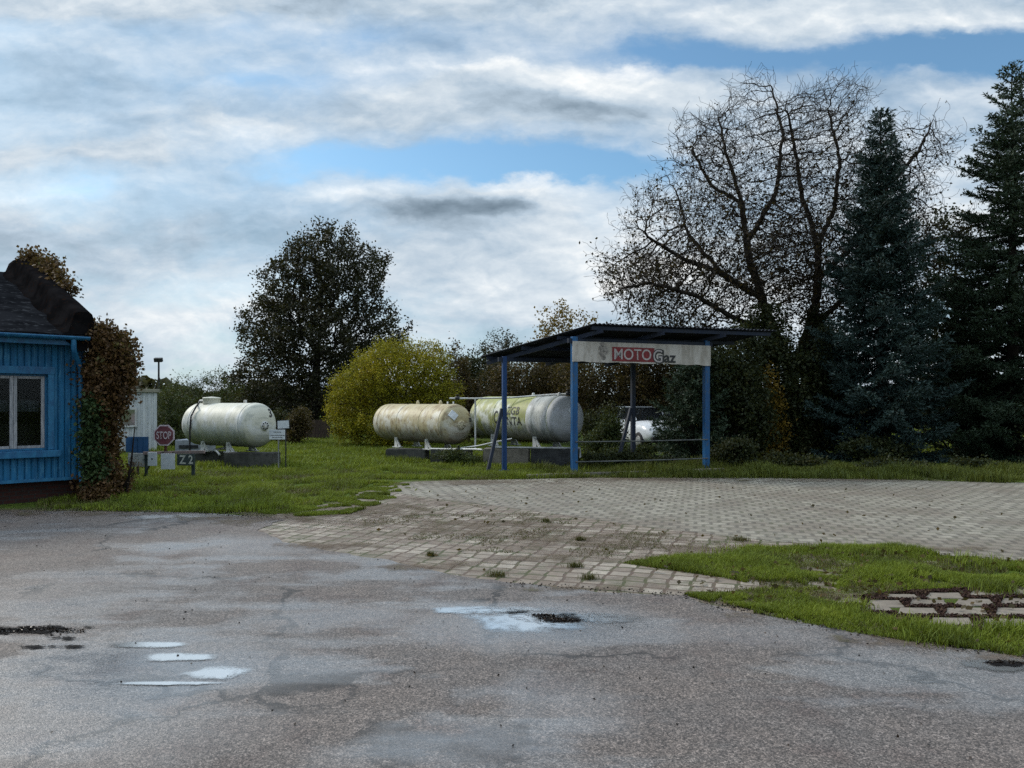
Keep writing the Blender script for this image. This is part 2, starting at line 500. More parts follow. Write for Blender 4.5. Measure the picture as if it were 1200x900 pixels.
# --- asphalt
PUDDLES = [(618, 729, 56, 12.0), (575, 717, 60, 4.0), (690, 726, 50, 6), (172, 757.5, 38, 3), (210, 772, 34, 4.2), (257, 791, 30, 6.5), (195, 803, 48, 1.8), (1185, 782, 50, 6.0)]
WET = [(622, 735, 150, 26, 0.9), (200, 780, 190, 40, 0.55), (392, 725, 110, 14, 0.7), (60, 850, 300, 70, 0.45), (60, 690, 160, 40, 0.3), (650, 830, 110, 60, 0.4), (1180, 781, 90, 14, 0.8), (500, 655, 150, 18, 0.35), (860, 745, 190, 18, 0.4), (300, 640, 120, 14, 0.5), (520, 880, 200, 30, 0.4)]
m_, t_ = material('wet_asphalt')
co_ = t_.coord()
sx_ = t_.n('ShaderNodeSeparateXYZ', {0: co_})
warp_ = t_.noise(co_, 1.1, 5, 0.6, col=True)
cw_ = t_.vmath('ADD', co_, t_.vmath('MULTIPLY', t_.vmath('SUBTRACT', warp_, (0.5, 0.5, 0.5)), (0.9, 0.9, 0)))
wet_ = None
for (px, py, rx, ry, am) in WET:
    g_ = gp(px, py)
    k_ = t_.vmath('MULTIPLY', t_.vmath('SUBTRACT', cw_, tuple(g_)), (1 / (rx / F * g_.y), 1 / (ry * g_.y ** 2 / (F * EYE)), 0))
    e_ = t_.math('MULTIPLY', t_.math('EXPONENT', t_.math('MULTIPLY', t_.vmath('DOT_PRODUCT', k_, k_), -1.0)), am)
    wet_ = e_ if wet_ is None else t_.math('MAXIMUM', wet_, e_)
pn_ = t_.noise(co_, 0.55, 6, 0.62)
str_ = t_.noise(t_.mapping(co_, rot=(0, 0, R(12)), scale=(0.28, 1.0, 1)), 1.5, 6, 0.6)
wet_ = t_.math('ADD', t_.math('MULTIPLY', wet_, 0.85), t_.math('MULTIPLY', t_.sstep(t_.math('ADD', t_.math('MULTIPLY', pn_, 0.5), t_.math('MULTIPLY', str_, 0.5)), 0.46, 0.64), 0.6), clamp=True)
vo_ = t_.n('ShaderNodeTexVoronoi', {'Vector': co_, 'Scale': 175.0}, feature='F1')
grain_ = t_.n('ShaderNodeSeparateColor', {0: vo_.outputs['Color']}).outputs[0]
vo2_ = t_.n('ShaderNodeTexVoronoi', {'Vector': co_, 'Scale': 95.0}, feature='F1')
grain2_ = t_.n('ShaderNodeSeparateColor', {0: vo2_.outputs['Color']}).outputs[1]
mid_ = t_.noise(co_, 1.8, 6, 0.65)
clod_ = t_.noise(co_, 11.0, 5, 0.7)
col_ = t_.mix(t_.sstep(pn_, 0.36, 0.62), (0.118, 0.094, 0.080), (0.104, 0.090, 0.082))
col_ = t_.mix(t_.math('MULTIPLY', t_.sstep(mid_, 0.50, 0.66), 0.6), col_, (0.078, 0.056, 0.048))
col_ = t_.mix(t_.math('MULTIPLY', t_.sstep(str_, 0.52, 0.66), 0.5), col_, (0.135, 0.124, 0.114))
gr_ = t_.math('ADD', t_.math('MULTIPLY', grain_, 0.58), t_.math('MULTIPLY', grain2_, 0.42))
gr_ = t_.math('ADD', gr_, t_.math('MULTIPLY', t_.math('SUBTRACT', clod_, 0.5), 0.42))
col_ = t_.mix(0.95, col_, t_.ramp(gr_, [(0.15, 0.26), (0.46, 0.8), (0.74, 1.55), (0.9, 2.6)]), 'MULTIPLY')
# hair cracks and old seams
crw_ = t_.vmath('ADD', co_, t_.vmath('MULTIPLY', t_.vmath('SUBTRACT', t_.noise(co_, 2.2, 6, 0.65, col=True), (0.5, 0.5, 0.5)), (0.9, 0.9, 0)))
vc_ = t_.n('ShaderNodeTexVoronoi', {'Vector': crw_, 'Scale': 0.36}, feature='DISTANCE_TO_EDGE')
crk_ = t_.math('MULTIPLY', t_.sstep(vc_.outputs['Distance'], 0.016, 0.004), t_.sstep(t_.noise(co_, 0.6, 3, 0.5), 0.42, 0.54))
# broken depressions with exposed dark binder
g1_ = gp(545, 872)
k1_ = t_.vmath('MULTIPLY', t_.vmath('SUBTRACT', crw_, tuple(g1_)), (1.6, 4.5, 0))
crk_ = t_.math('MAXIMUM', crk_, t_.math('MULTIPLY', t_.sstep(t_.math('SUBTRACT', t_.math('EXPONENT', t_.math('MULTIPLY', t_.vmath('DOT_PRODUCT', k1_, k1_), -1.0)), t_.math('MULTIPLY', clod_, 0.9)), 0.0, 0.25), 0.7))
col_ = t_.mix(t_.math('MULTIPLY', crk_, 0.8), col_, (0.018, 0.016, 0.015))
col_ = t_.mix(t_.math('MULTIPLY', wet_, 0.25), col_, (0.04, 0.038, 0.037))
rough_ = t_.math('ADD', t_.mapr(wet_, 0.0, 1.0, 0.66, 0.16), t_.math('MULTIPLY', t_.math('SUBTRACT', grain_, 0.5), 0.14), clamp=True)
hb_ = t_.math('SUBTRACT', t_.math('SUBTRACT', gr_, t_.math('MULTIPLY', vo_.outputs['Distance'], 0.6)), t_.math('MULTIPLY', crk_, 1.2))
bs_ = t_.n('ShaderNodeBump', {'Height': hb_, 'Strength': t_.mapr(wet_, 0.1, 0.9, 0.38, 0.14), 'Distance': 0.006})
mb_ = t_.bump(mid_, 0.12, 0.05, bs_.outputs[0])
finish(t_, col_, rough_, mb_, 0.5, IOR=t_.mapr(wet_, 0.15, 1.0, 1.45, 4.5))
M['asphalt'] = m_
A = [gp(*p) for p in [(-420, 598), (-100, 599), (40, 598), (135, 600), (250, 602), (330, 609), (300, 622), (330, 636), (430, 654), (520, 671), (600, 685), (700, 693), (805, 699), (850, 712), (920, 725), (1000, 741), (1100, 757), (1200, 770), (1420, 800)]]
A += [Vector((9, 2.5, 0)), Vector((9, -14, 0)), Vector((-14, -14, 0)), Vector((-18, 8, 0))]
sheet('asphalt_yard', jag(A, 0.11, 0.10), 0.008, M['asphalt'])

m_, t_ = material('puddle_water')
co_ = t_.coord()
film_ = t_.n('ShaderNodeAttribute', attribute_name='film').outputs['Fac']
fm_ = t_.math('ADD', t_.math('MULTIPLY', film_, 1.25), t_.math('MULTIPLY', t_.math('SUBTRACT', t_.noise(t_.mapping(co_, scale=(1, 0.6, 1)), 5.0, 8, 0.66), 0.5), 2.4))
fm_ = t_.math('ADD', fm_, t_.math('MULTIPLY', t_.math('SUBTRACT', t_.noise(co_, 70, 3, 0.7), 0.5), 0.9))
fm_ = t_.math('MULTIPLY', fm_, t_.sstep(film_, 0.0, 0.5))
mask_ = t_.math('MULTIPLY', t_.sstep(fm_, 0.02, 0.80), 0.96)
pw_ = t_.n('ShaderNodeBsdfPrincipled', {'Base Color': (0.95, 0.93, 0.90, 1), 'Roughness': 0.16, 'Metallic': 0.9, 'IOR': 1.5, 'Normal': t_.bump(t_.noise(co_, 5, 3, 0.5), 0.01, 0.02)})
tp_ = t_.n('ShaderNodeBsdfTransparent')
mx_ = t_.n('ShaderNodeMixShader', {0: mask_})
t_.t.links.new(tp_.outputs[0], mx_.inputs[1]); t_.t.links.new(pw_.outputs[0], mx_.inputs[2])
t_.t.links.new(mx_.outputs[0], t_.n('ShaderNodeOutputMaterial').inputs[0])
M['water'] = m_
for (px, py, rx, ry) in PUDDLES:
    g = gp(px, py)
    ax_, ay_ = 1.8 * rx / F * g.y, 1.7 * ry * g.y ** 2 / (F * EYE)
    nr_, ns_ = 6, 48
    V = [(g.x, g.y, 0.0125)]; W = [1.0]
    for q in range(1, nr_ + 1):
        for k in range(ns_):
            w = 2 * math.pi * k / ns_
            d = Vector((math.cos(w) * 1.3 + px, math.sin(w) * 1.3 + py, 0))
            rr = (1 + 0.25 * mnoise.noise(d)) * q / nr_
            V.append((g.x + math.cos(w) * ax_ * rr, g.y + math.sin(w) * ay_ * rr, 0.0125)); W.append(1 - (q / nr_))
    fs = [(0, 1 + k, 1 + (k + 1) % ns_) for k in range(ns_)]
    for q in range(nr_ - 1):
        b = 1 + q * ns_
        fs += [(b + k, b + ns_ + k, b + ns_ + (k + 1) % ns_, b + (k + 1) % ns_) for k in range(ns_)]
    me = bpy.data.meshes.new('puddle'); me.from_pydata(V, [], fs); me.update()
    at = me.attributes.new('film', 'FLOAT', 'POINT')
    at.data.foreach_set('value', W)
    for p in me.polygons:
        if p.normal.z < 0: p.flip()
    o = link_mesh('puddle', me, M['water']); o['kind'] = 'structure'


# --- paving
def paving_material(name, c1, c2, joint, dirt, dirt_amt, bw, rh, rot, holes, moss, mort=0.018, stack=0.5):
    m, t = material(name)
    co = t.coord()
    wob = t.vmath('MULTIPLY', t.vmath('SUBTRACT', t.noise(co, 0.8, 3, 0.5, col=True), (0.5, 0.5, 0.5)), (0.12, 0.12, 0))
    wob2 = t.vmath('MULTIPLY', t.vmath('SUBTRACT', t.noise(co, 14, 3, 0.5, col=True), (0.5, 0.5, 0.5)), (0.022, 0.022, 0))
    c = t.mapping(t.vmath('ADD', co, t.vmath('ADD', wob, wob2)), rot=(0, 0, R(rot)))
    bk = t.n('ShaderNodeTexBrick', {'Vector': c, 'Color1': (0, 0, 0, 1), 'Color2': (1, 1, 1, 1), 'Mortar': (0.5, 0.5, 0.5, 1), 'Scale': 1.0, 'Mortar Size': mort, 'Mortar Smooth': 0.3, 'Brick Width': bw, 'Row Height': rh})
    bk.offset = stack
    stone = t.mix(bk.outputs[0], c1, c2)
    nz = t.noise(co, 9, 5, 0.65)
    stone = t.mix(0.6, stone, t.ramp(nz, [(0.3, 0.5), (0.7, 1.15)]), 'MULTIPLY')
    big = t.noise(co, 0.55, 8, 0.68)
    stone = t.mix(t.math('MULTIPLY', t.sstep(big, 0.44, 0.62), dirt_amt), stone, dirt)
    jn = t.noise(co, 3.0, 4, 0.6)
    jcol = t.mix(t.sstep(jn, 0.45, 0.6), joint if holes else (0.10, 0.068, 0.048), moss)
    fac = bk.outputs[1]
    if holes:
        sep = t.n('ShaderNodeSeparateXYZ', {0: c})
        row = t.math('FLOOR', t.math('DIVIDE', sep.outputs[1], rh))
        off = t.math('MULTIPLY', t.math('FLOORED_MODULO', row, 2.0), 0.5)
        lx = t.math('SUBTRACT', t.math('FRACT', t.math('ADD', t.math('DIVIDE', sep.outputs[0], bw), off)), 0.5)
        ly = t.math('SUBTRACT', t.math('FRACT', t.math('DIVIDE', sep.outputs[1], rh)), 0.5)
        hx = t.sstep(t.math('ABSOLUTE', lx), 0.16, 0.10)
        hy = t.sstep(t.math('ABSOLUTE', ly), 0.36, 0.26)
        hole = t.math('MULTIPLY', t.math('MULTIPLY', hx, hy), t.mapr(t.noise(co, 1.6, 6, 0.7), 0.36, 0.62, 0.8, 0.25))
        fac = t.math('MAXIMUM', t.math('MULTIPLY', fac, 0.55), hole, clamp=True)
    else:
        d2 = t.noise(t.mapping(co, scale=(0.55, 1, 1)), 1.7, 8, 0.75)
        fac = t.math('MAXIMUM', fac, t.math('MULTIPLY', t.sstep(d2, 0.49, 0.60), dirt_amt * 0.75), clamp=True)
    col = t.mix(fac, stone, jcol)
    finish(t, col, t.mapr(nz, 0.3, 0.7, 0.5, 0.8), t.bump(t.math('SUBTRACT', t.math('MULTIPLY', nz, 0.4), fac), 0.7, 0.012), 0.35)
    return m


M['paving'] = paving_material('interlocking_pavers', (0.20, 0.176, 0.138), (0.30, 0.27, 0.215), (0.055, 0.045, 0.035), (0.16, 0.13, 0.10), 0.8, 0.215, 0.20, 14, True, (0.06, 0.06, 0.03))
M['paving_worn'] = paving_material('worn_brick_paving', (0.185, 0.145, 0.112), (0.36, 0.31, 0.25), (0.045, 0.034, 0.025), (0.15, 0.11, 0.08), 0.75, 0.19, 0.19, 18, False, (0.06, 0.062, 0.022), 0.018, 0.08)
Bp = [gp(*p) for p in [(425, 572), (470, 565), (560, 562.5), (700, 560), (900, 560), (1060, 563), (1200, 566), (1500, 570), (2000, 640), (1500, 700), (1200, 661), (1080, 648), (900, 634), (760, 618), (620, 598), (500, 583)]]
sheet('paving', jag(Bp, 0.03, 0.2), 0.004, M['paving'])
Cp = [gp(*p) for p in [(330, 600), (400, 588), (425, 571.5), (500, 583), (620, 598), (760, 618), (900, 634), (1080, 648), (1140, 660), (1000, 700), (1020, 735), (940, 731), (850, 714), (805, 701), (700, 695), (600, 687), (430, 656), (330, 640), (280, 622)]]
sheet('worn_paving', Cp, 0.0005 + 0.002, M['paving_worn'])


m_, t_ = material('brown_soil')
co_ = t_.coord()
film_ = t_.n('ShaderNodeAttribute', attribute_name='film').outputs['Fac']
n1_ = t_.noise(co_, 2.4, 8, 0.72); n2_ = t_.noise(co_, 38, 4, 0.7)
fm_ = t_.math('ADD', film_, t_.math('MULTIPLY', t_.math('SUBTRACT', n1_, 0.5), 3.0))
fm_ = t_.math('ADD', fm_, t_.math('MULTIPLY', t_.math('SUBTRACT', n2_, 0.5), 0.9))
fm_ = t_.math('MULTIPLY', fm_, t_.sstep(film_, 0.0, 0.3))
mask_ = t_.math('MULTIPLY', t_.sstep(fm_, 0.25, 0.95), 0.55)
sc_ = t_.mix(t_.sstep(n2_, 0.35, 0.65), (0.085, 0.060, 0.042), (0.17, 0.13, 0.095))
sc_ = t_.mix(t_.math('MULTIPLY', t_.sstep(n1_, 0.54, 0.66), 0.6), sc_, (0.065, 0.07, 0.022))
pw_ = t_.n('ShaderNodeBsdfPrincipled', {'Base Color': sc_, 'Roughness': 0.9, 'Specular IOR Level': 0.15, 'Normal': t_.bump(n2_, 0.6, 0.01)})
tp_ = t_.n('ShaderNodeBsdfTransparent')
mx_ = t_.n('ShaderNodeMixShader', {0: mask_})
t_.t.links.new(tp_.outputs[0], mx_.inputs[1]); t_.t.links.new(pw_.outputs[0], mx_.inputs[2])
t_.t.links.new(mx_.outputs[0], t_.n('ShaderNodeOutputMaterial').inputs[0])
M['soil'] = m_
def film_patch(name, px, py, rx, ry, mat, zc):
    g = gp(px, py)
    ax_, ay_ = rx / F * g.y, ry * g.y ** 2 / (F * EYE)
    nr_, ns_ = 5, 40
    V = [(g.x, g.y, zc)]; W = [1.0]
    for q in range(1, nr_ + 1):
        for k in range(ns_):
            w = 2 * math.pi * k / ns_
            d = Vector((math.cos(w) * 1.3 + px, math.sin(w) * 1.3 + py, 0))
            rr = (1 + 0.25 * mnoise.noise(d)) * q / nr_
            V.append((g.x + math.cos(w) * ax_ * rr, g.y + math.sin(w) * ay_ * rr, zc)); W.append(1 - (q / nr_))
    fs = [(0, 1 + k, 1 + (k + 1) % ns_) for k in range(ns_)]
    for q in range(nr_ - 1):
        b = 1 + q * ns_
        fs += [(b + k, b + ns_ + k, b + ns_ + (k + 1) % ns_, b + (k + 1) % ns_) for k in range(ns_)]
    me = bpy.data.meshes.new(name); me.from_pydata(V, [], fs); me.update()
    me.attributes.new('film', 'FLOAT', 'POINT').data.foreach_set('value', W)
    for p in me.polygons:
        if p.normal.z < 0: p.flip()
    o = link_mesh(name, me, mat); o['kind'] = 'structure'
for k, (px, py, rx, ry) in enumerate([(430, 598, 150, 22), (560, 618, 190, 20), (700, 634, 190, 18), (300, 606, 170, 14), (120, 602, 150, 7), (20, 600, 120, 7), (820, 646, 130, 14), (940, 722, 130, 14), (1060, 752, 120, 14), (1180, 770, 110, 14), (860, 706, 90, 10),
        (690, 691, 130, 6), (500, 665, 120, 8), (980, 700, 90, 9), (760, 562, 200, 5), (1000, 563, 220, 5), (560, 566, 160, 6), (640, 655, 120, 9), (380, 640, 110, 8), (1110, 644, 120, 6)]):
    film_patch('soil', px, py, rx, ry, M['soil'], 0.0105 + 0.0002 * k)

m_, t_ = material('black_wet_mud')
co_ = t_.coord()
film_ = t_.n('ShaderNodeAttribute', attribute_name='film').outputs['Fac']
n1_ = t_.noise(t_.mapping(co_, scale=(0.7, 1.2, 1)), 7.0, 8, 0.7); n2_ = t_.noise(co_, 50, 4, 0.7)
fm_ = t_.math('ADD', film_, t_.math('MULTIPLY', t_.math('SUBTRACT', n1_, 0.5), 3.6))
fm_ = t_.math('ADD', fm_, t_.math('MULTIPLY', t_.math('SUBTRACT', n2_, 0.5), 1.0))
fm_ = t_.math('MULTIPLY', fm_, t_.sstep(film_, 0.0, 0.2))
mask_ = t_.math('MULTIPLY', t_.sstep(fm_, 0.34, 0.62), 0.95)
pw_ = t_.n('ShaderNodeBsdfPrincipled', {'Base Color': (0.010, 0.009, 0.009, 1), 'Roughness': 0.85, 'Specular IOR Level': 0.05, 'Normal': t_.bump(n2_, 0.6, 0.01)})
tp_ = t_.n('ShaderNodeBsdfTransparent')
mx_ = t_.n('ShaderNodeMixShader', {0: mask_})
t_.t.links.new(tp_.outputs[0], mx_.inputs[1]); t_.t.links.new(pw_.outputs[0], mx_.inputs[2])
t_.t.links.new(mx_.outputs[0], t_.n('ShaderNodeOutputMaterial').inputs[0])
M['mud'] = m_
for k, (px, py, rx, ry) in enumerate([(20, 741, 95, 7.5), (-70, 744, 110, 9), (66, 738.5, 55, 4), (66, 760.5, 60, 3.4), (82, 750, 34, 3), (655, 729, 34, 5), (640, 724, 24, 3), (1182, 781.5, 32, 4)]):
    film_patch('mud', px, py, rx, ry, M['mud'], 0.0165 + 0.0002 * k)

# ------------------------------------------------------------------ foliage
def rand_dirs(n):
    v = RNG.normal(size=(n, 3))
    return v / np.linalg.norm(v, axis=1)[:, None]


def leaf_mesh(name, c, length, width, flat=0.0):
    """one four-cornered leaf per point"""
    n = len(c)
    d = rand_dirs(n)
    if flat:
        d[:, 2] *= (1 - flat)
        d /= np.linalg.norm(d, axis=1)[:, None]
    e = rand_dirs(n)
    w = np.cross(d, e)
    w /= np.maximum(np.linalg.norm(w, axis=1)[:, None], 1e-6)
    L = (length * RNG.uniform(0.6, 1.25, n))[:, None]
    W = (width * RNG.uniform(0.7, 1.2, n))[:, None] * 0.5
    V = np.stack([c - d * L * 0.5, c + w * W, c + d * L * 0.5, c - w * W], 1)
    return np_mesh(name, V, np.arange(4 * n), 4)


def colonize(att, trunk, step, infl, kill, iters, wander=0.25, lift=0.0, limbs=()):
    pos = [np.array(trunk[0], float)]
    par = [-1]
    for p in trunk[1:]:
        a = pos[-1]; b = np.array(p, float)
        k = max(1, int(np.linalg.norm(b - a) / step))
        for j in range(1, k + 1):
            par.append(len(pos) - 1)
            pos.append(a + (b - a) * j / k)
    for lb in limbs:
        q = np.array(lb[0], float)
        at = int(np.argmin(np.linalg.norm(np.array(pos) - q, axis=1)))
        for p in lb[1:]:
            a = pos[at]; b = np.array(p, float)
            k = max(1, int(np.linalg.norm(b - a) / step))
            for j in range(1, k + 1):
                par.append(at if j == 1 else len(pos) - 1)
                pos.append(a + (b - a) * j / k + (RNG.normal(size=3) * 0.018 if j < k else 0))
            at = len(pos) - 1
    A = np.array(att)
    P = np.array(pos)
    nd = np.full(len(A), 1e9); ni = np.zeros(len(A), int)
    start = 0
    for it in range(iters):
        new = P[start:]
        if len(new) and len(A):
            D = np.linalg.norm(A[:, None, :] - new[None, :, :], axis=2)
            j = D.argmin(1); dm = D[np.arange(len(A)), j]
            up = dm < nd
            nd[up] = dm[up]; ni[up] = j[up] + start
        keep = nd > kill
        A, nd, ni = A[keep], nd[keep], ni[keep]
        if not len(A): break
        act = nd < infl
        if not act.any(): break
        dv = A[act] - P[ni[act]]
        dv /= np.maximum(np.linalg.norm(dv, axis=1)[:, None], 1e-6)
        acc = np.zeros_like(P)
        np.add.at(acc, ni[act], dv)
        idx = np.unique(ni[act])
        g = acc[idx]
        g /= np.maximum(np.linalg.norm(g, axis=1)[:, None], 1e-6)
        g += RNG.normal(size=g.shape) * wander
        g[:, 2] += lift
        g /= np.maximum(np.linalg.norm(g, axis=1)[:, None], 1e-6)
        start = len(P)
        P = np.vstack([P, P[idx] + g * step])
        par.extend(idx.tolist())
        if len(P) > 45000: break
    return P, np.array(par)


def add_twigs(P, par, frac, lo, hi, segs=2, seed_mask=None, lift=0.1):
    kids = np.bincount(par[par >= 0], minlength=len(P))
    cand = np.where(kids <= 1)[0] if seed_mask is None else seed_mask
    sel = cand[RNG.random(len(cand)) < frac]
    for s in range(segs):
        base = P[sel]
        pd = base - P[np.maximum(par[sel], 0)]
        pd /= np.maximum(np.linalg.norm(pd, axis=1)[:, None], 1e-6)
        d = pd * 0.8 + rand_dirs(len(sel)) * 0.72
        d[:, 2] += lift
        d /= np.linalg.norm(d, axis=1)[:, None]
        L = RNG.uniform(lo, hi, len(sel))[:, None]
        n0 = len(P)
        P = np.vstack([P, base + d * L])
        par = np.concatenate([par, sel])
        sel = np.arange(n0, len(P))
    return P, par


def wood_mesh(name, P, par, r0, expo, rmax=None):
    n = len(P)
    acc = np.zeros(n)
    rad = np.zeros(n)
    best = np.full(n, -1)
    bestr = np.zeros(n)
    for i in range(n - 1, -1, -1):
        rad[i] = max(acc[i], r0 ** expo) ** (1 / expo)
        p = par[i]
        if p >= 0:
            acc[p] += rad[i] ** expo
            if rad[i] > bestr[p]:
                bestr[p] = rad[i]; best[p] = i
    if rmax is not None:
        sc = (rmax - r0) / max(rad[0] - r0, 1e-6)
        rad = r0 + (rad - r0) * min(1.0, sc) if sc < 1 else rad
    pp = np.maximum(par, 0)
    d = P - P[pp]
    d[0] = (0, 0, 1)
    L = np.linalg.norm(d, axis=1)
    d = d / np.maximum(L, 1e-6)[:, None]
    ref = np.tile(np.array([[0.31, 0.89, 0.33]]), (n, 1))
    a = np.cross(d, ref); a /= np.maximum(np.linalg.norm(a, axis=1)[:, None], 1e-6)
    b = np.cross(d, a)
    Vs, Fs = [], []
    base = 0
    for lo, hi, k in ((0.0, 0.02, 3), (0.02, 0.07, 5), (0.07, 9, 9)):
        e = np.where((par >= 0) & (rad >= lo) & (rad < hi) & (L > 1e-5))[0]
        if not len(e): continue
        q = par[e]
        main = best[q] == e
        sa = np.where(main[:, None], a[q], a[e]); sb = np.where(main[:, None], b[q], b[e])
        sr = np.where(main, rad[q], rad[e] * 1.15)
        th = 2 * np.pi * np.arange(k) / k
        c, s = np.cos(th)[None, :, None], np.sin(th)[None, :, None]
        r1 = P[q][:, None, :] + (sa[:, None, :] * c + sb[:, None, :] * s) * sr[:, None, None]
        r2 = P[e][:, None, :] + (a[e][:, None, :] * c + b[e][:, None, :] * s) * rad[e][:, None, None]
        V = np.concatenate([r1, r2], 1).reshape(-1, 3)
        m = np.arange(len(e))[:, None, None] * (2 * k) + base
        kk = np.arange(k)
        f = np.stack([kk, (kk + 1) % k, (kk + 1) % k + k, kk + k], 1)[None]
        Fs.append((m + f).reshape(-1)); Vs.append(V)
        base += len(V)
    return np_mesh(name, np.vstack(Vs), np.concatenate(Fs), 4, True), rad


def in_blobs(n, blobs, shell=0.0):
    """random points inside a union of ellipsoids (cx,cy,cz,rx,ry,rz)"""
    B = np.array(blobs, float)
    vol = B[:, 3] * B[:, 4] * B[:, 5]
    pick = RNG.choice(len(B), n, p=vol / vol.sum())
    u = rand_dirs(n) * (RNG.uniform(shell, 1, n) ** (1 / 3))[:, None]
    return B[pick, :3] + u * B[pick, 3:]


def tree(name, label, cat, base, trunk, blobs, n_att, step, infl, kill, leafmat, n_leaf, leaf_l, leaf_w, spread, r0=0.008, expo=2.3, rmax=0.3,
         twig=(0.6, 0.12, 0.3, 2), group=None, barkmat='bark', leaf_pick=None, wander=0.25, shell=0.0, crown='crown', lift=0.0, iters=160, extra=0.0, limbs=(), clusters=0):
    root = empty(name, base, label, cat, group)
    b = np.array(base, float)
    att = in_blobs(n_att, [(x + b[0], y + b[1], z + b[2], rx, ry, rz) for (x, y, z, rx, ry, rz) in blobs], shell)
    if clusters:
        cc = att[:clusters]
        rr = RNG.uniform(0.5, 1.15, clusters)
        pk = RNG.choice(clusters, len(att), p=rr ** 2 / (rr ** 2).sum())
        a2 = cc[pk] + rand_dirs(len(att)) * (RNG.random(len(att)) ** (1 / 3) * rr[pk])[:, None]
        att = np.where((RNG.random(len(att)) < 0.7)[:, None], a2, att)
        att = att[att[:, 2] > 1.5]
    tr = [b + np.array(p) for p in trunk]
    P, par = colonize(att, tr, step, infl, kill, iters, wander, lift, limbs)
    if extra:
        P, par = add_twigs(P, par, extra, 0.12, 0.30, 2, np.arange(len(tr) * 4, len(P)))
    if twig:
        P, par = add_twigs(P, par, *twig)
    me, rad = wood_mesh('trunk', P, par, r0, expo, rmax)
    link_mesh('trunk', me, M[barkmat], root)
    cand = np.where(rad < r0 * 2.6)[0]
    if leaf_pick is not None:
        cand = cand[leaf_pick(P[cand] - b)]
    if n_leaf and len(cand):
        c = P[RNG.choice(cand, n_leaf)] + RNG.normal(size=(n_leaf, 3)) * spread
        c[:, 2] = np.maximum(c[:, 2], 0.05)
        link_mesh(crown, leaf_mesh(crown, c, leaf_l, leaf_w), M[leafmat], root)
    return root


def bush(name, label, cat, base, dims, n_leaf, leaf_l, leaf_w, leafmat, lobes=9, group=None, stems=7, seed=None, low=0.0, top_taper=0.35, sparse=0.0):
    """shrub of leafy lobes on a few stems; dims = half width x, half depth y, height"""
    root = empty(name, base, label, cat, group)
    b = np.array(base, float)
    hx, hy, H = dims
    cs = []
    tries = 0
    while len(cs) < lobes and tries < 500:
        tries += 1
        q = RNG.uniform(-1, 1, 3)
        zz = (q[2] + 1) / 2
        lim = 1 - top_taper * zz ** 1.6
        if math.hypot(q[0], q[1]) > lim: continue
        s = RNG.uniform(0.28, 0.5)
        cs.append((q[0] * hx * 0.78, q[1] * hy * 0.78, low + (H - low) * (0.12 + zz * 0.72), hx * s, hy * s, (H - low) * s * 0.55))
    B = np.array(cs)
    vol = B[:, 3] * B[:, 4] * B[:, 5]
    pick = RNG.choice(len(B), n_leaf, p=vol / vol.sum())
    # inside each lobe the leaves hang in small sprays
    ns = max(12, n_leaf // 14)
    sp_p = RNG.choice(len(B), ns, p=vol / vol.sum())
    sp = B[sp_p, :3] + rand_dirs(ns) * (RNG.uniform(0.25, 1.08, ns) ** 0.5)[:, None] * B[sp_p, 3:]
    w = RNG.integers(0, ns, n_leaf)
    c = b + sp[w] + RNG.normal(size=(n_leaf, 3)) * np.array([1, 1, 0.7]) * leaf_l * 1.25
    c[:, 2] = np.maximum(c[:, 2], 0.03)
    mb = MB()
    for k in range(stems):
        q = cs[k % len(cs)]
        e = Vector((q[0], q[1], q[2])) * 1.0
        p0 = Vector((random.uniform(-.15, .15) * hx, random.uniform(-.15, .15) * hy, -0.05))
        pts = [Vector(base) + p0.lerp(e, s) + Vector((random.uniform(-1, 1), random.uniform(-1, 1), 0)) * 0.06 * H * math.sin(s * math.pi) for s in (0, .25, .5, .75, 1)]
        r = 0.012 * (0.6 + H * 0.35)
        mb.tube(pts, [r * 1.6, r * 1.3, r, r * .7, r * .3], 5, False)
    mb.build('stem', M['twig'], root)
    link_mesh('foliage', leaf_mesh('foliage', c, leaf_l, leaf_w), M[leafmat], root)
    return root


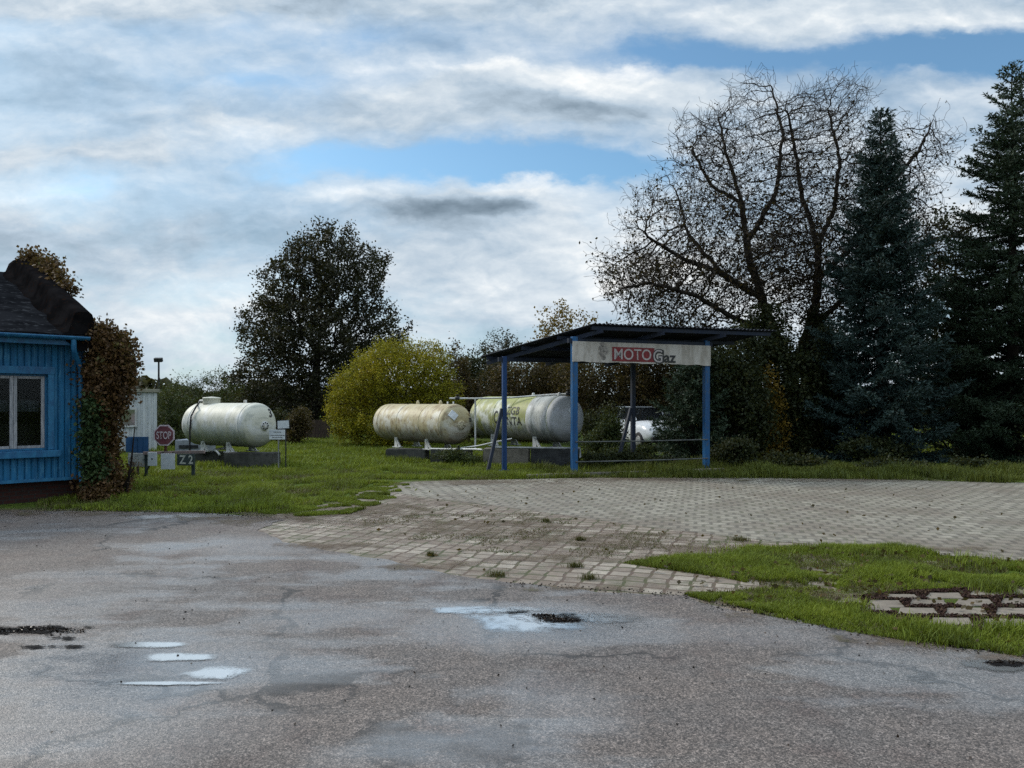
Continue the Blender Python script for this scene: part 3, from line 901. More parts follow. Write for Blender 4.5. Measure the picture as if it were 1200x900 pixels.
def spruce(name, label, base, H, W, needle, gap=0.26, seed=1, droop=1.0, start=0.25, dens=1.0, cat='tree', group=None, thin_top=0.0):
    root = empty(name, base, label, cat, group)
    b = np.array(base, float)
    mb = MB()
    n = 14
    pts = [Vector(base) + Vector((0.03 * math.sin(k * 1.3), 0.03 * math.cos(k), H * k / n - (0.1 if k == 0 else 0))) for k in range(n + 1)]
    mb.tube(pts, [max(0.012, 0.018 * H * (1 - k / n) ** 0.9) for k in range(n + 1)], 9)
    Cs, Ds, Sd = [], [], []
    z = start
    limb = MB()
    while z < H - 0.08:
        t = z / H
        nb = int(RNG.integers(6, 9)) if t < 0.85 else int(RNG.integers(4, 6))
        a0 = RNG.uniform(0, 6.28)
        prof = (1 - t) ** 0.82 * (0.72 + 0.28 * min(1, t * 5))
        for k in range(nb):
            if RNG.random() < thin_top * t: continue
            az = a0 + 2 * math.pi * k / nb + RNG.normal() * 0.22
            L = W * prof * RNG.uniform(0.55, 1.2) + 0.12
            hz = z + RNG.normal() * 0.05
            up = R(38) * (t ** 1.5) - R(13) * (1 - t) * droop + R(RNG.normal() * 5)
            ss = np.linspace(0, 1, 9)
            rr = ss * L
            out = np.array([math.cos(az), math.sin(az), 0])
            side = np.array([-math.sin(az), math.cos(az), 0])
            zz = hz + rr * math.tan(up) - droop * 0.16 * L * np.sin(ss * math.pi * 0.8) + 0.20 * L * ss ** 3 * (1 - t)
            path = b + rr[:, None] * out + zz[:, None] * np.array([0, 0, 1]) + side * (np.sin(ss * 3 + az) * 0.03 * L)[:, None]
            path[:, 2] = np.maximum(path[:, 2], 0.06)
            if L > 0.35:
                limb.tube([Vector(p) for p in path[::2]], [0.012 * L + 0.006, 0.010 * L + .005, 0.007 * L + .004, 0.004 * L + .004, 0.004], 4, False)
            # twigs on both sides
            nt = max(4, int(L * 17 * dens))
            for q in range(nt):
                s = 0.12 + 0.88 * (q + RNG.random()) / nt
                i = min(7, int(s * 8)); f = s * 8 - i
                p = path[i] * (1 - f) + path[i + 1] * f
                dd = path[i + 1] - path[i]; dd /= np.linalg.norm(dd)
                sg = 1 if q % 2 else -1
                tl = (0.10 + 0.42 * L * (1 - s) ** 0.7 * min(1, s * 3)) * RNG.uniform(0.7, 1.2)
                tl = min(tl, 0.62)
                td = dd * 0.75 + side * sg * 0.75 + np.array([0, 0, RNG.normal() * 0.12 - 0.10 * droop])
                td /= np.linalg.norm(td)
                m = max(3, int(tl / 0.036))
                st = (np.arange(m) + RNG.random(m)) / m
                pp = p + td * (st * tl)[:, None]
                pp[:, 2] -= 0.12 * tl * st ** 2 * droop
                for rep in range(2):
                    e = RNG.normal(size=(m, 3))
                    nd = td * 0.85 + e * 0.55
                    nd[:, 2] += 0.15
                    Cs.append(pp); Ds.append(nd)
            # leader of the branch
            m = max(6, int(L / 0.02))
            st = RNG.random(m)
            ii = np.minimum(7, (st * 8).astype(int)); ff = (st * 8 - ii)[:, None]
            pp = path[ii] * (1 - ff) + path[ii + 1] * ff
            Cs.append(pp); Ds.append(out * 0.7 + RNG.normal(size=(m, 3)) * 0.6)
        z += gap * (1.15 - 0.45 * t) * RNG.uniform(0.85, 1.15)
    # needled leader
    m = int(60)
    st = RNG.random(m)
    Cs.append(b + np.stack([np.zeros(m), np.zeros(m), H - 0.9 * st ** 1.3], 1)); Ds.append(RNG.normal(size=(m, 3)) * 0.6 + np.array([0, 0, 0.7]))
    C = np.vstack(Cs); D = np.vstack(Ds)
    D /= np.linalg.norm(D, axis=1)[:, None]
    nn = len(C)
    w = np.cross(D, rand_dirs(nn)); w /= np.maximum(np.linalg.norm(w, axis=1)[:, None], 1e-6)
    Ln = RNG.uniform(0.08, 0.15, nn)[:, None]; Wn = RNG.uniform(0.012, 0.024, nn)[:, None]
    V = np.stack([C, C + D * Ln * 0.4 + w * Wn, C + D * Ln, C + D * Ln * 0.4 - w * Wn], 1)
    V[..., 2] = np.maximum(V[..., 2], 0.02)
    mb.build('trunk', M['spruce_bark'], root)
    limb.build('limb', M['twig'], root, recalc=False)
    link_mesh('needles', np_mesh('needles', V, np.arange(4 * nn), 4), M[needle], root)
    return root


# ------------------------------------------------------------------ grass
def poly_sample(poly, n):
    P = np.array([(p[0], p[1]) for p in poly])
    lo, hi = P.min(0), P.max(0)
    out = []
    got = 0
    while got < n:
        q = RNG.uniform(lo, hi, (n * 2, 2))
        ins = np.zeros(len(q), bool)
        j = len(P) - 1
        for i in range(len(P)):
            xi, yi = P[i]; xj, yj = P[j]
            c = ((yi > q[:, 1]) != (yj > q[:, 1])) & (q[:, 0] < (xj - xi) * (q[:, 1] - yi) / (yj - yi + 1e-12) + xi)
            ins ^= c
            j = i
        out.append(q[ins]); got += ins.sum()
        if got == 0: break
    return np.vstack(out)[:n]


def inside(q, poly):
    P = [(p[0], p[1]) for p in poly]
    ins = np.zeros(len(q), bool)
    j = len(P) - 1
    for i in range(len(P)):
        xi, yi = P[i]; xj, yj = P[j]
        ins ^= ((yi > q[:, 1]) != (yj > q[:, 1])) & (q[:, 0] < (xj - xi) * (q[:, 1] - yi) / (yj - yi + 1e-12) + xi)
        j = i
    return ins


def noise2(q, s, z=0.0):
    return np.array([mnoise.noise(Vector((x * s, y * s, z))) for x, y in q])


def blades(name, q, h, w, mat, z=0.0, lean=0.55, patch=None, kind='stuff', thin=None):
    """q (n,2) points; h height; one bent blade each"""
    if thin is not None:
        nz = noise2(q, *thin[:1], 5.0) + 0.5 * noise2(q, thin[0] * 3.1, 9.0)
        q = q[nz > thin[1]]
    n = len(q)
    hh = h * RNG.uniform(0.45, 1.25, n)
    if patch is not None:
        hh *= np.clip(1 + patch[1] * noise2(q, patch[0], 2.0) * 2, 0.25, 2.6)
    az = RNG.uniform(0, 2 * np.pi, n)
    ln = np.abs(RNG.normal(0, lean, n)) * hh
    d = np.stack([np.cos(az), np.sin(az)], 1)
    s = np.stack([-d[:, 1], d[:, 0]], 1)
    ww = (w * RNG.uniform(0.6, 1.2, n))[:, None]
    b0 = np.concatenate([q, np.full((n, 1), z)], 1)
    s3 = np.concatenate([s * ww * 0.5, np.zeros((n, 1))], 1)
    mid = b0 + np.concatenate([d * (ln * 0.35)[:, None], (hh * 0.6)[:, None]], 1)
    tip = b0 + np.concatenate([d * ln[:, None], hh[:, None]], 1)
    V = np.stack([b0 - s3, b0 + s3, mid + s3 * 0.8, tip + s3 * 0.1, tip - s3 * 0.1, mid - s3 * 0.8], 1)
    base = (np.arange(n) * 6)[:, None, None]
    f = np.array([[0, 1, 2, 5], [5, 2, 3, 4]])[None]
    me = np_mesh(name, V, (base + f).reshape(-1), 4)
    o = link_mesh(name, me, mat)
    if kind: o['kind'] = kind
    return o


def build_grass():
    lawn_near = [gp(*p) for p in [(40, 597), (135, 600), (250, 602), (335, 600), (385, 588), (430, 570), (440, 562), (560, 563), (690, 560), (690, 549), (540, 545), (300, 552), (170, 556), (60, 570)]]
    n = 120000
    blades('grass', poly_sample(lawn_near, n), 0.075, 0.010, M['blade'], patch=(1.2, 0.8), thin=(1.6, -0.36))
    lawn_far = [gp(*p) for p in [(120, 566), (300, 555), (540, 548), (690, 553), (700, 530), (540, 516), (330, 512), (150, 515)]]
    blades('grass', poly_sample(lawn_far, 90000), 0.10, 0.022, M['blade'], patch=(0.7, 0.7), thin=(0.8, -0.6))
    meadow = [Vector((8, 24, 0)), Vector((20, 24, 0)), Vector((34, 60, 0)), Vector((6, 60, 0))]
    blades('grass', poly_sample(meadow, 30000), 0.12, 0.05, M['blade'], patch=(0.5, 0.6))
    fringe = [gp(*p) for p in [(300, 602), (350, 606), (410, 603), (450, 590), (490, 574), (470, 564), (425, 566), (385, 588), (330, 600)]]
    blades('grass', poly_sample(fringe, 60000), 0.035, 0.009, M['blade'], z=0.003, thin=(2.3, 0.0), patch=(2, .8))
    island = [gp(*p) for p in [(725, 660), (790, 655), (850, 653), (880, 643), (1040, 641), (1100, 651), (1210, 660), (1420, 690), (1900, 745), (1420, 695), (1210, 688), (1120, 691), (1040, 697), (970, 704), (1010, 722), (1100, 742), (1210, 747), (1420, 760), (1900, 760), (2100, 900), (1500, 815), (1420, 800), (1200, 770), (1100, 757), (1000, 741), (920, 724), (850, 709), (815, 697), (905, 690), (850, 678)]]
    blades('grass', poly_sample(island, 230000), 0.040, 0.006, M['blade'], patch=(1.5, 0.9), thin=(2.3, -0.36))
    blades('grass', poly_sample(island, 28000), 0.045, 0.006, M['blade_dry'], lean=0.9, thin=(1.1, -0.1))
    blades('grass', poly_sample(lawn_near, 34000), 0.07, 0.010, M['blade_dry'], lean=0.9, thin=(0.9, -0.1))
    edge = [gp(*p) for p in [(800, 697), (905, 692), (970, 706), (1010, 724), (1100, 744), (1210, 749), (1420, 782), (1420, 802), (1200, 772), (1100, 759), (1000, 743), (920, 727), (850, 713)]]
    blades('grass', poly_sample(edge, 42000), 0.032, 0.006, M['blade'], patch=(2.2, 0.9), thin=(2.6, -0.12))
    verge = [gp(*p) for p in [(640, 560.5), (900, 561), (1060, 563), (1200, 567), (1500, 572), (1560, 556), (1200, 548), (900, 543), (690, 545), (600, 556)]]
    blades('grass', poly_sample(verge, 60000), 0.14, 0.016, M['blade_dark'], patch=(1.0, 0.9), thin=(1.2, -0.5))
    # tufts in the joints of the paving
    tuft = []
    spots = [(674, 665, .07), (582, 675.5, .08), (690, 679, .08), (868, 634, .10), (680, 634, .05), (505, 652, .04), (830, 655, .1), (770, 657, .1), (640, 612, .05)]
    for (px, py, s) in spots:
        g = gp(px, py)
        k = 150; s *= 0.55
        tuft.append(np.array([g.x, g.y]) + RNG.normal(size=(k, 2)) * np.array([s, s * 0.6]))
    blades('grass', np.vstack(tuft), 0.05, 0.006, M['blade_dry'], z=0.004, lean=0.8)
    worn = [gp(*p) for p in [(430, 640), (700, 655), (900, 640), (1060, 648), (860, 634), (700, 612), (520, 588), (420, 600)]]
    blades('grass', poly_sample(worn, 16000), 0.02, 0.007, M['blade_dry'], z=0.003, thin=(1.7, 0.2), lean=1.2)
    # taller clumps at the lip of the island
    cl = []
    for (px, py, s, k) in [(1105, 748, .13, 1200), (1185, 744, .12, 800), (1070, 738, .10, 500), (875, 652, .22, 700), (1010, 650, .25, 500), (1140, 661, .2, 400), (1168, 694, .10, 500), (1000, 714, .07, 200)]:
        g = gp(px, py)
        cl.append(np.array([g.x, g.y]) + RNG.normal(size=(k, 2)) * np.array([s, s * .8]))
    blades('grass', np.vstack(cl), 0.085, 0.007, M['blade'], lean=0.6)


build_grass()

# flat concrete flags in the grass island
flags = [(1012, 706, 1002, 700, 1050, 698, 1062, 706), ]
m_fl = mat_worn('worn_flagstone', (0.16, 0.13, 0.10), (0.25, 0.21, 0.165), 3, 0.8, 0.4, c3=(0.2, 0.16, 0.13))
rows = [(706, 712), (698, 705), (692, 697.5), (712.5, 721), (722, 733)]
FL = [(982, 702, 1012, 708.5), (1016, 704, 1060, 712), (1004, 711, 1046, 718), (1038, 697, 1078, 703), (1064, 703.5, 1112, 711), (1052, 713, 1100, 722), (1084, 695, 1130, 702), (1118, 703, 1166, 710.5), (1106, 713, 1158, 722.5),
      (1136, 693, 1180, 700), (1172, 701.5, 1218, 710), (1166, 713, 1222, 723), (1186, 691, 1232, 699), (1090, 725, 1142, 735), (1150, 726, 1206, 738), (1226, 701, 1276, 710), (1230, 713, 1288, 724), (1214, 728, 1276, 741), (1240, 690, 1290, 699), (1286, 702, 1340, 712), (1298, 715, 1360, 728)]
FLP = []
for (x0, y0, x1, y1) in FL:
    a, b, c, d = gp(x0, y1), gp(x1, y1), gp(x1 - 6, y0), gp(x0 + 4, y0)
    poly = jag([a, b, c, d], 0.03, 0.06)
    FLP.append(poly)
    mb = MB()
    n = len(poly)
    zt = 0.004 + random.uniform(-0.002, 0.003)
    cen = (a + b + c + d) / 4
    top = [Vector((p.x, p.y, zt)) for p in poly]
    inn = [Vector((p.x, p.y, zt + 0.004)).lerp(Vector((cen.x, cen.y, zt + 0.004)), 0.05) for p in poly]
    bot = [Vector((p.x, p.y, -0.02)) for p in poly]
    mb.add(top + inn + bot, [tuple(range(n, 2 * n))] + [(i, (i + 1) % n, n + (i + 1) % n, n + i) for i in range(n)] + [(2 * n + i, 2 * n + (i + 1) % n, (i + 1) % n, i) for i in range(n)])
    o = mb.build('flagstone', m_fl)
    o['kind'] = 'structure'
isl_gap = [gp(*p) for p in [(978, 704), (1060, 694), (1210, 688), (1350, 700), (1370, 738), (1210, 744), (1110, 738), (1010, 720)]]
q = poly_sample(isl_gap, 60000)
q = q[noise2(q, 3.0, 4.4) > -0.35]
for fp in FLP:
    q = q[~inside(q, fp)]
c = np.concatenate([q, RNG.uniform(0.004, 0.024, (len(q), 1))], 1)
tag(link_mesh('moss', leaf_mesh('moss', c, 0.022, 0.016, 0.8), M['moss']), kind='stuff')

# dark wet leaf litter
def litter():
    C = []
    for (px, py, rx, ry, k, hgt) in [(30, 741, 50, 2.4, 900, .006), (655, 728.5, 16, 1.6, 700, .006), (640, 724, 10, 0.9, 250, .005), (1182, 781, 18, 1.4, 600, .006)]:
        g = gp(px, py)
        u = RNG.normal(size=(k, 2)) * 0.55
        x = g.x + u[:, 0] * rx / F * g.y
        y = g.y + u[:, 1] * ry * g.y ** 2 / (F * EYE) + 0.03 * np.sin(x * 9)
        C.append(np.stack([x, y, 0.013 + np.abs(RNG.normal(size=k)) * hgt * 0.5], 1))
    # thin line of litter along the edge of the tarmac
    E = [gp(*p) for p in [(40, 598), (135, 600), (250, 602), (330, 609)]]
    E2 = [gp(*p) for p in [(600, 685), (700, 693), (805, 699), (850, 712), (920, 725), (1000, 741), (1100, 757), (1200, 770), (1420, 800)]]
    for line, k, s in ((E, 500, .10), (E2, 700, .05)):
        t = RNG.random(k) * (len(line) - 1)
        i = t.astype(int); f = (t - i)[:, None]
        Lp = np.array([(p.x, p.y) for p in line])
        qq = Lp[i] * (1 - f) + Lp[i + 1] * f + RNG.normal(size=(k, 2)) * s
        C.append(np.concatenate([qq, RNG.uniform(0.012, 0.02, (k, 1))], 1))
    # scattered single leaves
    qq = poly_sample([gp(*p) for p in [(-200, 610), (300, 612), (600, 690), (1000, 745), (1250, 790), (1250, 930), (-200, 930)]], 260)
    C.append(np.concatenate([qq, np.full((260, 1), 0.014)], 1))
    tag(link_mesh('leaf_litter', leaf_mesh('leaf_litter', np.vstack(C), 0.022, 0.015, 0.75), M['litter']), kind='stuff')
    qq = np.vstack([poly_sample([gp(*p) for p in [(740, 660), (880, 640), (1210, 655), (1420, 690), (1420, 800), (1000, 741), (815, 697)]], 500), poly_sample([gp(*p) for p in [(60, 592), (330, 600), (440, 566), (690, 558), (690, 530), (200, 530)]], 900), poly_sample([gp(*p) for p in [(440, 575), (1200, 570), (1200, 655), (700, 690), (430, 650)]], 170)])
    tag(link_mesh('fallen_leaves', leaf_mesh('fallen_leaves', np.concatenate([qq, RNG.uniform(0.012, 0.06, (len(qq), 1))], 1), 0.055, 0.04, 0.8), M['leaf_brown']), kind='stuff')
litter()


# ------------------------------------------------------------------ blue shop building
K = Vector((-7.14, 12.8, 0))
PH = R(44)
WD = Vector((-math.cos(PH), -math.sin(PH), 0))    # along the front wall, away from the corner
BD = Vector((-math.sin(PH), math.cos(PH), 0))     # to the back
UP = Vector((0, 0, 1))
def bl(t, s, z): return K + WD * t + BD * s + UP * z
WL = 7.0
ROT_B = Matrix((WD, BD, UP)).transposed()
shop = empty('shop_building', K, 'low blue boarded building with dark felt roof and vine on its corner', 'building')
zb, zt = 0.35, 2.66
wx0, wx1, wz0, wz1 = 0.53, 2.32, 0.84, 2.06
mb = MB()
bw = 0.095
k = 0
t = 0.0
while t < WL:
    t1 = min(t + bw - 0.006, WL)
    spans = [(zb, zt)]
    if t1 > wx0 and t < wx1: spans = [(zb, wz0), (wz1, zt)]
    for (a, b) in spans:
        j = random.uniform(-0.003, 0.003)
        e = 0.012
        v = [bl(t, j, a), bl(t + e, -0.014 + j, a), bl(t1 - e, -0.014 + j, a), bl(t1, j, a)]
        v2 = [p + UP * (b - a) for p in v]
        mb.add(v + v2, [(0, 1, 5, 4), (1, 2, 6, 5), (2, 3, 7, 6), (3, 2, 1, 0), (4, 5, 6, 7)])
    t += bw
mb.box(bl(wx0 / 2, 0.06, (zb + zt) / 2), (wx0, 0.1, zt - zb), ROT_B)
mb.box(bl((wx1 + WL) / 2, 0.06, (zb + zt) / 2), (WL - wx1, 0.1, zt - zb), ROT_B)
mb.box(bl((wx0 + wx1) / 2, 0.06, (zb + wz0) / 2), (wx1 - wx0, 0.1, wz0 - zb), ROT_B)
mb.box(bl((wx0 + wx1) / 2, 0.06, (wz1 + zt) / 2), (wx1 - wx0, 0.1, zt - wz1), ROT_B)
mb.box(bl(0.05, 4.1, 1.45), (0.1, 7.9, 2.5), ROT_B)
mb.box(bl(WL - 0.05, 4.1, 1.45), (0.1, 7.9, 2.5), ROT_B)
mb.box(bl(WL / 2, 8.1, 1.45), (WL, 0.1, 2.5), ROT_B)
mb.build('wall', M['blue_boards'], shop)
MB().box(bl(WL / 2, 4.1, 0.13), (WL - 0.06, 8.0, 0.46), ROT_B).build('plinth', M['plinth'], shop)
mb = MB()
mb.box(bl(0.03, -0.03, (zb + zt) / 2), (0.09, 0.03, zt - zb), ROT_B)
mb.box(bl(WL / 2, -0.035, zb + 0.01), (WL, 0.03, 0.05), ROT_B)
mb.build('corner_board', M['blue_trim'], shop)
mb = MB()
mb.box(bl((wx0 + wx1) / 2, -0.03, wz1 + 0.06), (wx1 - wx0 + 0.2, 0.045, 0.12), ROT_B, 0.006)
mb.box(bl(wx0 - 0.045, -0.028, (wz0 + wz1) / 2), (0.085, 0.04, wz1 - wz0), ROT_B, 0.006)
mb.box(bl(wx1 + 0.045, -0.028, (wz0 + wz1) / 2), (0.085, 0.04, wz1 - wz0), ROT_B, 0.006)
mb.build('window_casing', M['blue_trim'], shop)
MB().box(bl((wx0 + wx1) / 2, -0.05, wz0 - 0.06), (wx1 - wx0 + 0.34, 0.14, 0.11), ROT_B, 0.01).build('window_sill', M['blue_trim'], shop)
win = MB()
for (a, b) in ((wx0, wx0 + 0.03), (wx1 - 0.03, wx1)):
    win.box(bl((a + b) / 2, 0.07, (wz0 + wz1) / 2), (b - a, 0.06, wz1 - wz0 - 0.004), ROT_B)
win.box(bl((wx0 + wx1) / 2, 0.07, wz1 - 0.016), (wx1 - wx0 - 0.064, 0.06, 0.028), ROT_B)
win.box(bl((wx0 + wx1) / 2, 0.07, wz0 + 0.016), (wx1 - wx0 - 0.064, 0.06, 0.028), ROT_B)
wobj = win.build('window', M['blue_trim'], shop)
nc = 4
cwid = (wx1 - wx0 - 0.06) / nc
for i in range(nc):
    a = wx0 + 0.03 + cwid * i; b = a + cwid
    s = MB()
    z0, z1 = wz0 + 0.032, wz1 - 0.032
    for q in (a + 0.026, b - 0.026):
        s.box(bl(q, 0.06, (z0 + z1) / 2), (0.048, 0.05, z1 - z0), ROT_B, 0.005)
    for q in (z0 + 0.022, z1 - 0.022):
        s.box(bl((a + b) / 2, 0.062, q), (cwid - 0.11, 0.044, 0.042), ROT_B)
    s.build('casement', M['white_wood'], wobj)
    MB().box(bl((a + b) / 2, 0.066, (z0 + z1) / 2), (cwid - 0.1, 0.006, z1 - z0 - 0.07), ROT_B).build('pane', M['glass'], wobj)
mb = MB()
zc = (wz0 + wz1) / 2
mb.box(bl(1.4, 1.6, zc), (3.2, 0.02, 2.0), ROT_B)
mb.box(bl(-0.2 + 0.35, 0.85, zc), (0.02, 1.45, 2.0), ROT_B)
mb.box(bl(3.0, 0.85, zc), (0.02, 1.45, 2.0), ROT_B)
mb.box(bl(1.4, 0.85, 0.5), (3.2, 1.45, 0.02), ROT_B)
mb.box(bl(1.4, 0.85, 2.45), (3.2, 1.45, 0.02), ROT_B)
mb.box(bl(1.1, 0.7, 1.0), (1.3, 0.4, 0.5), ROT_B)
mb.build('interior', M['interior'], shop)
mb = MB()
for i in range(14):
    tt = wx0 + 0.03 + cwid * 1.0 + i * 0.05
    mb.box(bl(tt - 0.35, 0.16 + 0.012 * (i % 2), zc + 0.1), (0.048, 0.012, 0.18), ROT_B)
mb.build('curtain', M['curtain'], shop)
# roof
eh, rs, rh_ = 2.70, 4.1, 4.22
RX0, RX1 = 0.06, WL + 0.3
grid = MB()
nu, nv = 30, 16
for side in (0, 1):
    V = []
    for j in range(nv + 1):
        for i in range(nu + 1):
            s = -0.32 + (rs + 0.32) * j / nv
            z = eh + (rh_ - eh) * j / nv
            p = Vector((RX0 + (RX1 - RX0) * i / nu, s if side == 0 else 2 * rs - s, 0))
            z += 0.022 * mnoise.noise(Vector((p.x * 1.3, s * 2.4, 2))) + (0.014 if j % 4 == 0 else 0) * (1 + mnoise.noise(Vector((p.x * 2, j, 5))))
            V.append(bl(p.x, p.y, z))
    fs = [(j * (nu + 1) + i, j * (nu + 1) + i + 1, (j + 1) * (nu + 1) + i + 1, (j + 1) * (nu + 1) + i) for j in range(nv) for i in range(nu)]
    grid.add(V, fs, True)
    grid.add([v - UP * 0.07 for v in V], [f[::-1] for f in fs], True)
    edge = [bl(RX0, -0.32 if side == 0 else 2 * rs + 0.32, eh), bl(RX1, -0.32 if side == 0 else 2 * rs + 0.32, eh)]
    grid.add([edge[0], edge[1], edge[1] - UP * 0.07, edge[0] - UP * 0.07], [(0, 1, 2, 3)])
roof = grid.build('roof', M['felt'], shop)
# felt-draped gable parapet: rounded band that climbs to the ridge and goes down behind
V = []
stn = []
for j in range(25):
    s = -0.30 + (2 * rs + 0.6) * j / 24
    u = 1 - abs(s - rs) / (rs + 0.3)
    base = eh - 0.12 + (rh_ - eh) * u
    top = 3.08 + (4.52 - 3.08) * min(1, u * 1.08)
    stn.append((s, base, top))
ring = 10
for (s, b0, t0) in stn:
    jx = 0.004 * mnoise.noise(Vector((s * 1.7, 0, 9)))
    prof = [(0.46, b0 + 0.10), (0.30, b0 + 0.17), (0.24, t0 - 0.13), (0.21, t0 - 0.03), (0.15, t0), (0.02, t0 + 0.005), (-0.05, t0 - 0.03), (-0.08, t0 - 0.12), (-0.09, b0), (0.1, b0 - 0.15)]
    V += [bl(a + jx, s, z + 0.006 * mnoise.noise(Vector((s * 2.6, a * 5, 4)))) for a, z in prof]
mb = MB()
fs = [(j * ring + i, j * ring + (i + 1) % ring, (j + 1) * ring + (i + 1) % ring, (j + 1) * ring + i) for j in range(24) for i in range(ring)]
mb.add(V, fs, True)
mb.add(V[:ring], [tuple(range(ring))]); mb.add(V[-ring:], [tuple(range(ring))[::-1]])
mb.build('parapet', M['parapet'], shop)
# fascia, gutter, downpipe
MB().box(bl((RX0 + RX1) / 2, -0.27, eh - 0.115), (RX1 - RX0, 0.04, 0.11), ROT_B).build('fascia', M['blue_trim'], shop)
g = MB()
n = 8
V = []
for t in (RX0 - 0.05, RX1):
    for k in range(n + 1):
        w = math.pi + math.pi * k / n
        V.append(bl(t, -0.365 + 0.062 * math.cos(w), eh - 0.03 + 0.062 * math.sin(w)))
    for k in range(n, -1, -1):
        w = math.pi + math.pi * k / n
        V.append(bl(t, -0.365 + 0.055 * math.cos(w), eh - 0.03 + 0.055 * math.sin(w)))
m2 = 2 * (n + 1)
g.add(V, [(k, (k + 1) % m2, m2 + (k + 1) % m2, m2 + k) for k in range(m2)], True)
g.build('gutter', M['blue_trim'], shop)
MB().tube([bl(0.24, -0.365, eh - 0.08), bl(0.24, -0.365, eh - 0.22), bl(0.22, -0.33, eh - 0.30), bl(0.10, -0.14, eh - 0.46), bl(0.075, -0.11, eh - 0.56), bl(0.07, -0.10, eh - 1.2), bl(0.07, -0.10, 0.42), bl(0.07, -0.16, 0.30)], 0.04, 10).build('downpipe', M['blue_trim'], shop)

# vine column on the corner and vine on the parapet
def vine(name, label, blobs, n, l, w, mat, stems, mat2=None, n2=0, blobs2=None):
    base = Vector((blobs[0][0], blobs[0][1], 0))
    root = empty(name, base, label, 'vine')
    B = np.array(blobs, float)
    def fill(B, n):
        vol = (B[:, 3] * B[:, 5])
        ns = n // 12
        pk = RNG.choice(len(B), ns, p=vol / vol.sum())
        sp = B[pk, :3] + rand_dirs(ns) * (RNG.uniform(0.35, 1.1, ns))[:, None] * B[pk, 3:]
        c = sp[RNG.integers(0, ns, n)] + RNG.normal(size=(n, 3)) * l * 1.1
        c[:, 2] = np.maximum(c[:, 2], 0.03)
        return c
    mb = MB()
    for pts in stems: MB().tube(pts, [0.025] + [0.018] * (len(pts) - 2) + [0.006], 5, False).build('stem', M['twig'], root)
    link_mesh('foliage', leaf_mesh('foliage', fill(B, n), l, w), M[mat], root)
    if n2: link_mesh('green_foliage', leaf_mesh('green_foliage', fill(np.array(blobs2, float), n2), l, w), M[mat2], root)
    return root

iv = []
for (px, py, rp, d) in [(122, 402, 17, 12.9), (135, 412, 20, 13.0), (126, 435, 27, 13.0), (125, 462, 24, 13.0), (119, 490, 20, 13.0), (116, 520, 19, 13.0), (116, 548, 20, 13.0), (122, 565, 22, 12.9), (108, 440, 10, 12.75), (140, 428, 13, 13.1), (115, 395, 12, 12.8), (112, 470, 12, 12.8), (116, 574, 16, 12.9)]:
    p = wp(px, py, d)
    r = rp / F * d
    iv.append((p.x, p.y, p.z, r, r * 1.1, r * 1.1))
iv2 = []
for (px, py, rp, d) in [(106, 480, 8, 12.6), (107, 505, 9, 12.6), (106, 530, 9, 12.6), (112, 550, 10, 12.6)]:
    p = wp(px, py, d); r = rp / F * d
    iv2.append((p.x, p.y, p.z, r, r, r * 1.6))
st = [[wp(112, 580, 12.9), wp(118, 540, 12.95), wp(116, 490, 13), wp(124, 440, 13), wp(128, 400, 13)], [wp(124, 580, 13), wp(128, 530, 13), wp(124, 470, 13.05), wp(140, 420, 13.05)],
      [wp(148, 578, 13), wp(154, 540, 13), wp(158, 500, 13.1)], [wp(140, 580, 13), wp(152, 556, 12.9), wp(158, 545, 12.9)]]
vine('climbing_vine', 'brown autumn vine climbing the right corner of the blue building to the eaves', iv, 36000, 0.068, 0.05, 'leaf_ivy', st, 'leaf_ivy_green', 2600, iv2)
pv = []
for (px, py, rp, d, ) in [(40, 306, 9, 15.4), (50, 314, 10, 15.1), (60, 320, 9, 14.7), (70, 329, 8, 14.3), (34, 303, 6, 15.6), (80, 337, 6, 14.0), (58, 312, 8, 14.9)]:
    p = wp(px, py, d); r = rp / F * d
    pv.append((p.x, p.y, p.z, r, r, r))
vine('parapet_vine', 'small rusty brown vine sprouting over the top of the gable parapet', pv, 3200, 0.075, 0.055, 'leaf_ivy', [[wp(45, 330, 15.2), wp(48, 315, 15.2), wp(46, 300, 15.2)], [wp(72, 345, 14.4), wp(74, 330, 14.3), wp(82, 325, 14.2)], [wp(60, 335, 14.8), wp(62, 318, 14.7), wp(66, 308, 14.7)]])

# ------------------------------------------------------------------ site cabin, lamp, stop sign, barrier
cb = Vector(((184 - 600) / F * 25, 25.0, 0))
cabin = empty('site_cabin', cb, 'white ribbed metal cabin seen between the vine and the tank numbered 3', 'cabin')
cw_d = Vector((-0.885, -0.465, 0)).normalized(); cb_d = Vector((-0.465, 0.885, 0)).normalized()
ROT_C = Matrix((cw_d, cb_d, UP)).transposed()
def cl_(a, b, z): return cb + cw_d * a + cb_d * b + UP * z
cW, cD, cH = 3.6, 2.4, 1.94
mb = MB()
mb.box(cl_(cW / 2, cD / 2, cH / 2), (cW, cD, cH), ROT_C)
x = 0.06
while x < cW:
    mb.box(cl_(x, -0.012, cH / 2), (0.085, 0.03, cH - 0.02), ROT_C, 0.008)
    x += 0.16
mb.build('wall', M['cabin'], cabin)
MB().box(cl_(cW / 2, cD / 2, cH + 0.05), (cW + 0.16, cD + 0.2, 0.10), ROT_C, 0.01).build('roof', M['cabin_roof'], cabin)
f = MB()
wxc, wzc, ww, wh = 0.86, 1.13, 0.42, 0.5
for dz in (-1, 1): f.box(cl_(wxc, -0.05, wzc + dz * (wh / 2 + .03)), (ww + .12, .05, .06), ROT_C)
for dx in (-1, 1): f.box(cl_(wxc + dx * (ww / 2 + .03), -0.05, wzc), (.06, .05, wh), ROT_C)
wob = f.build('window', M['white_metal'], cabin)
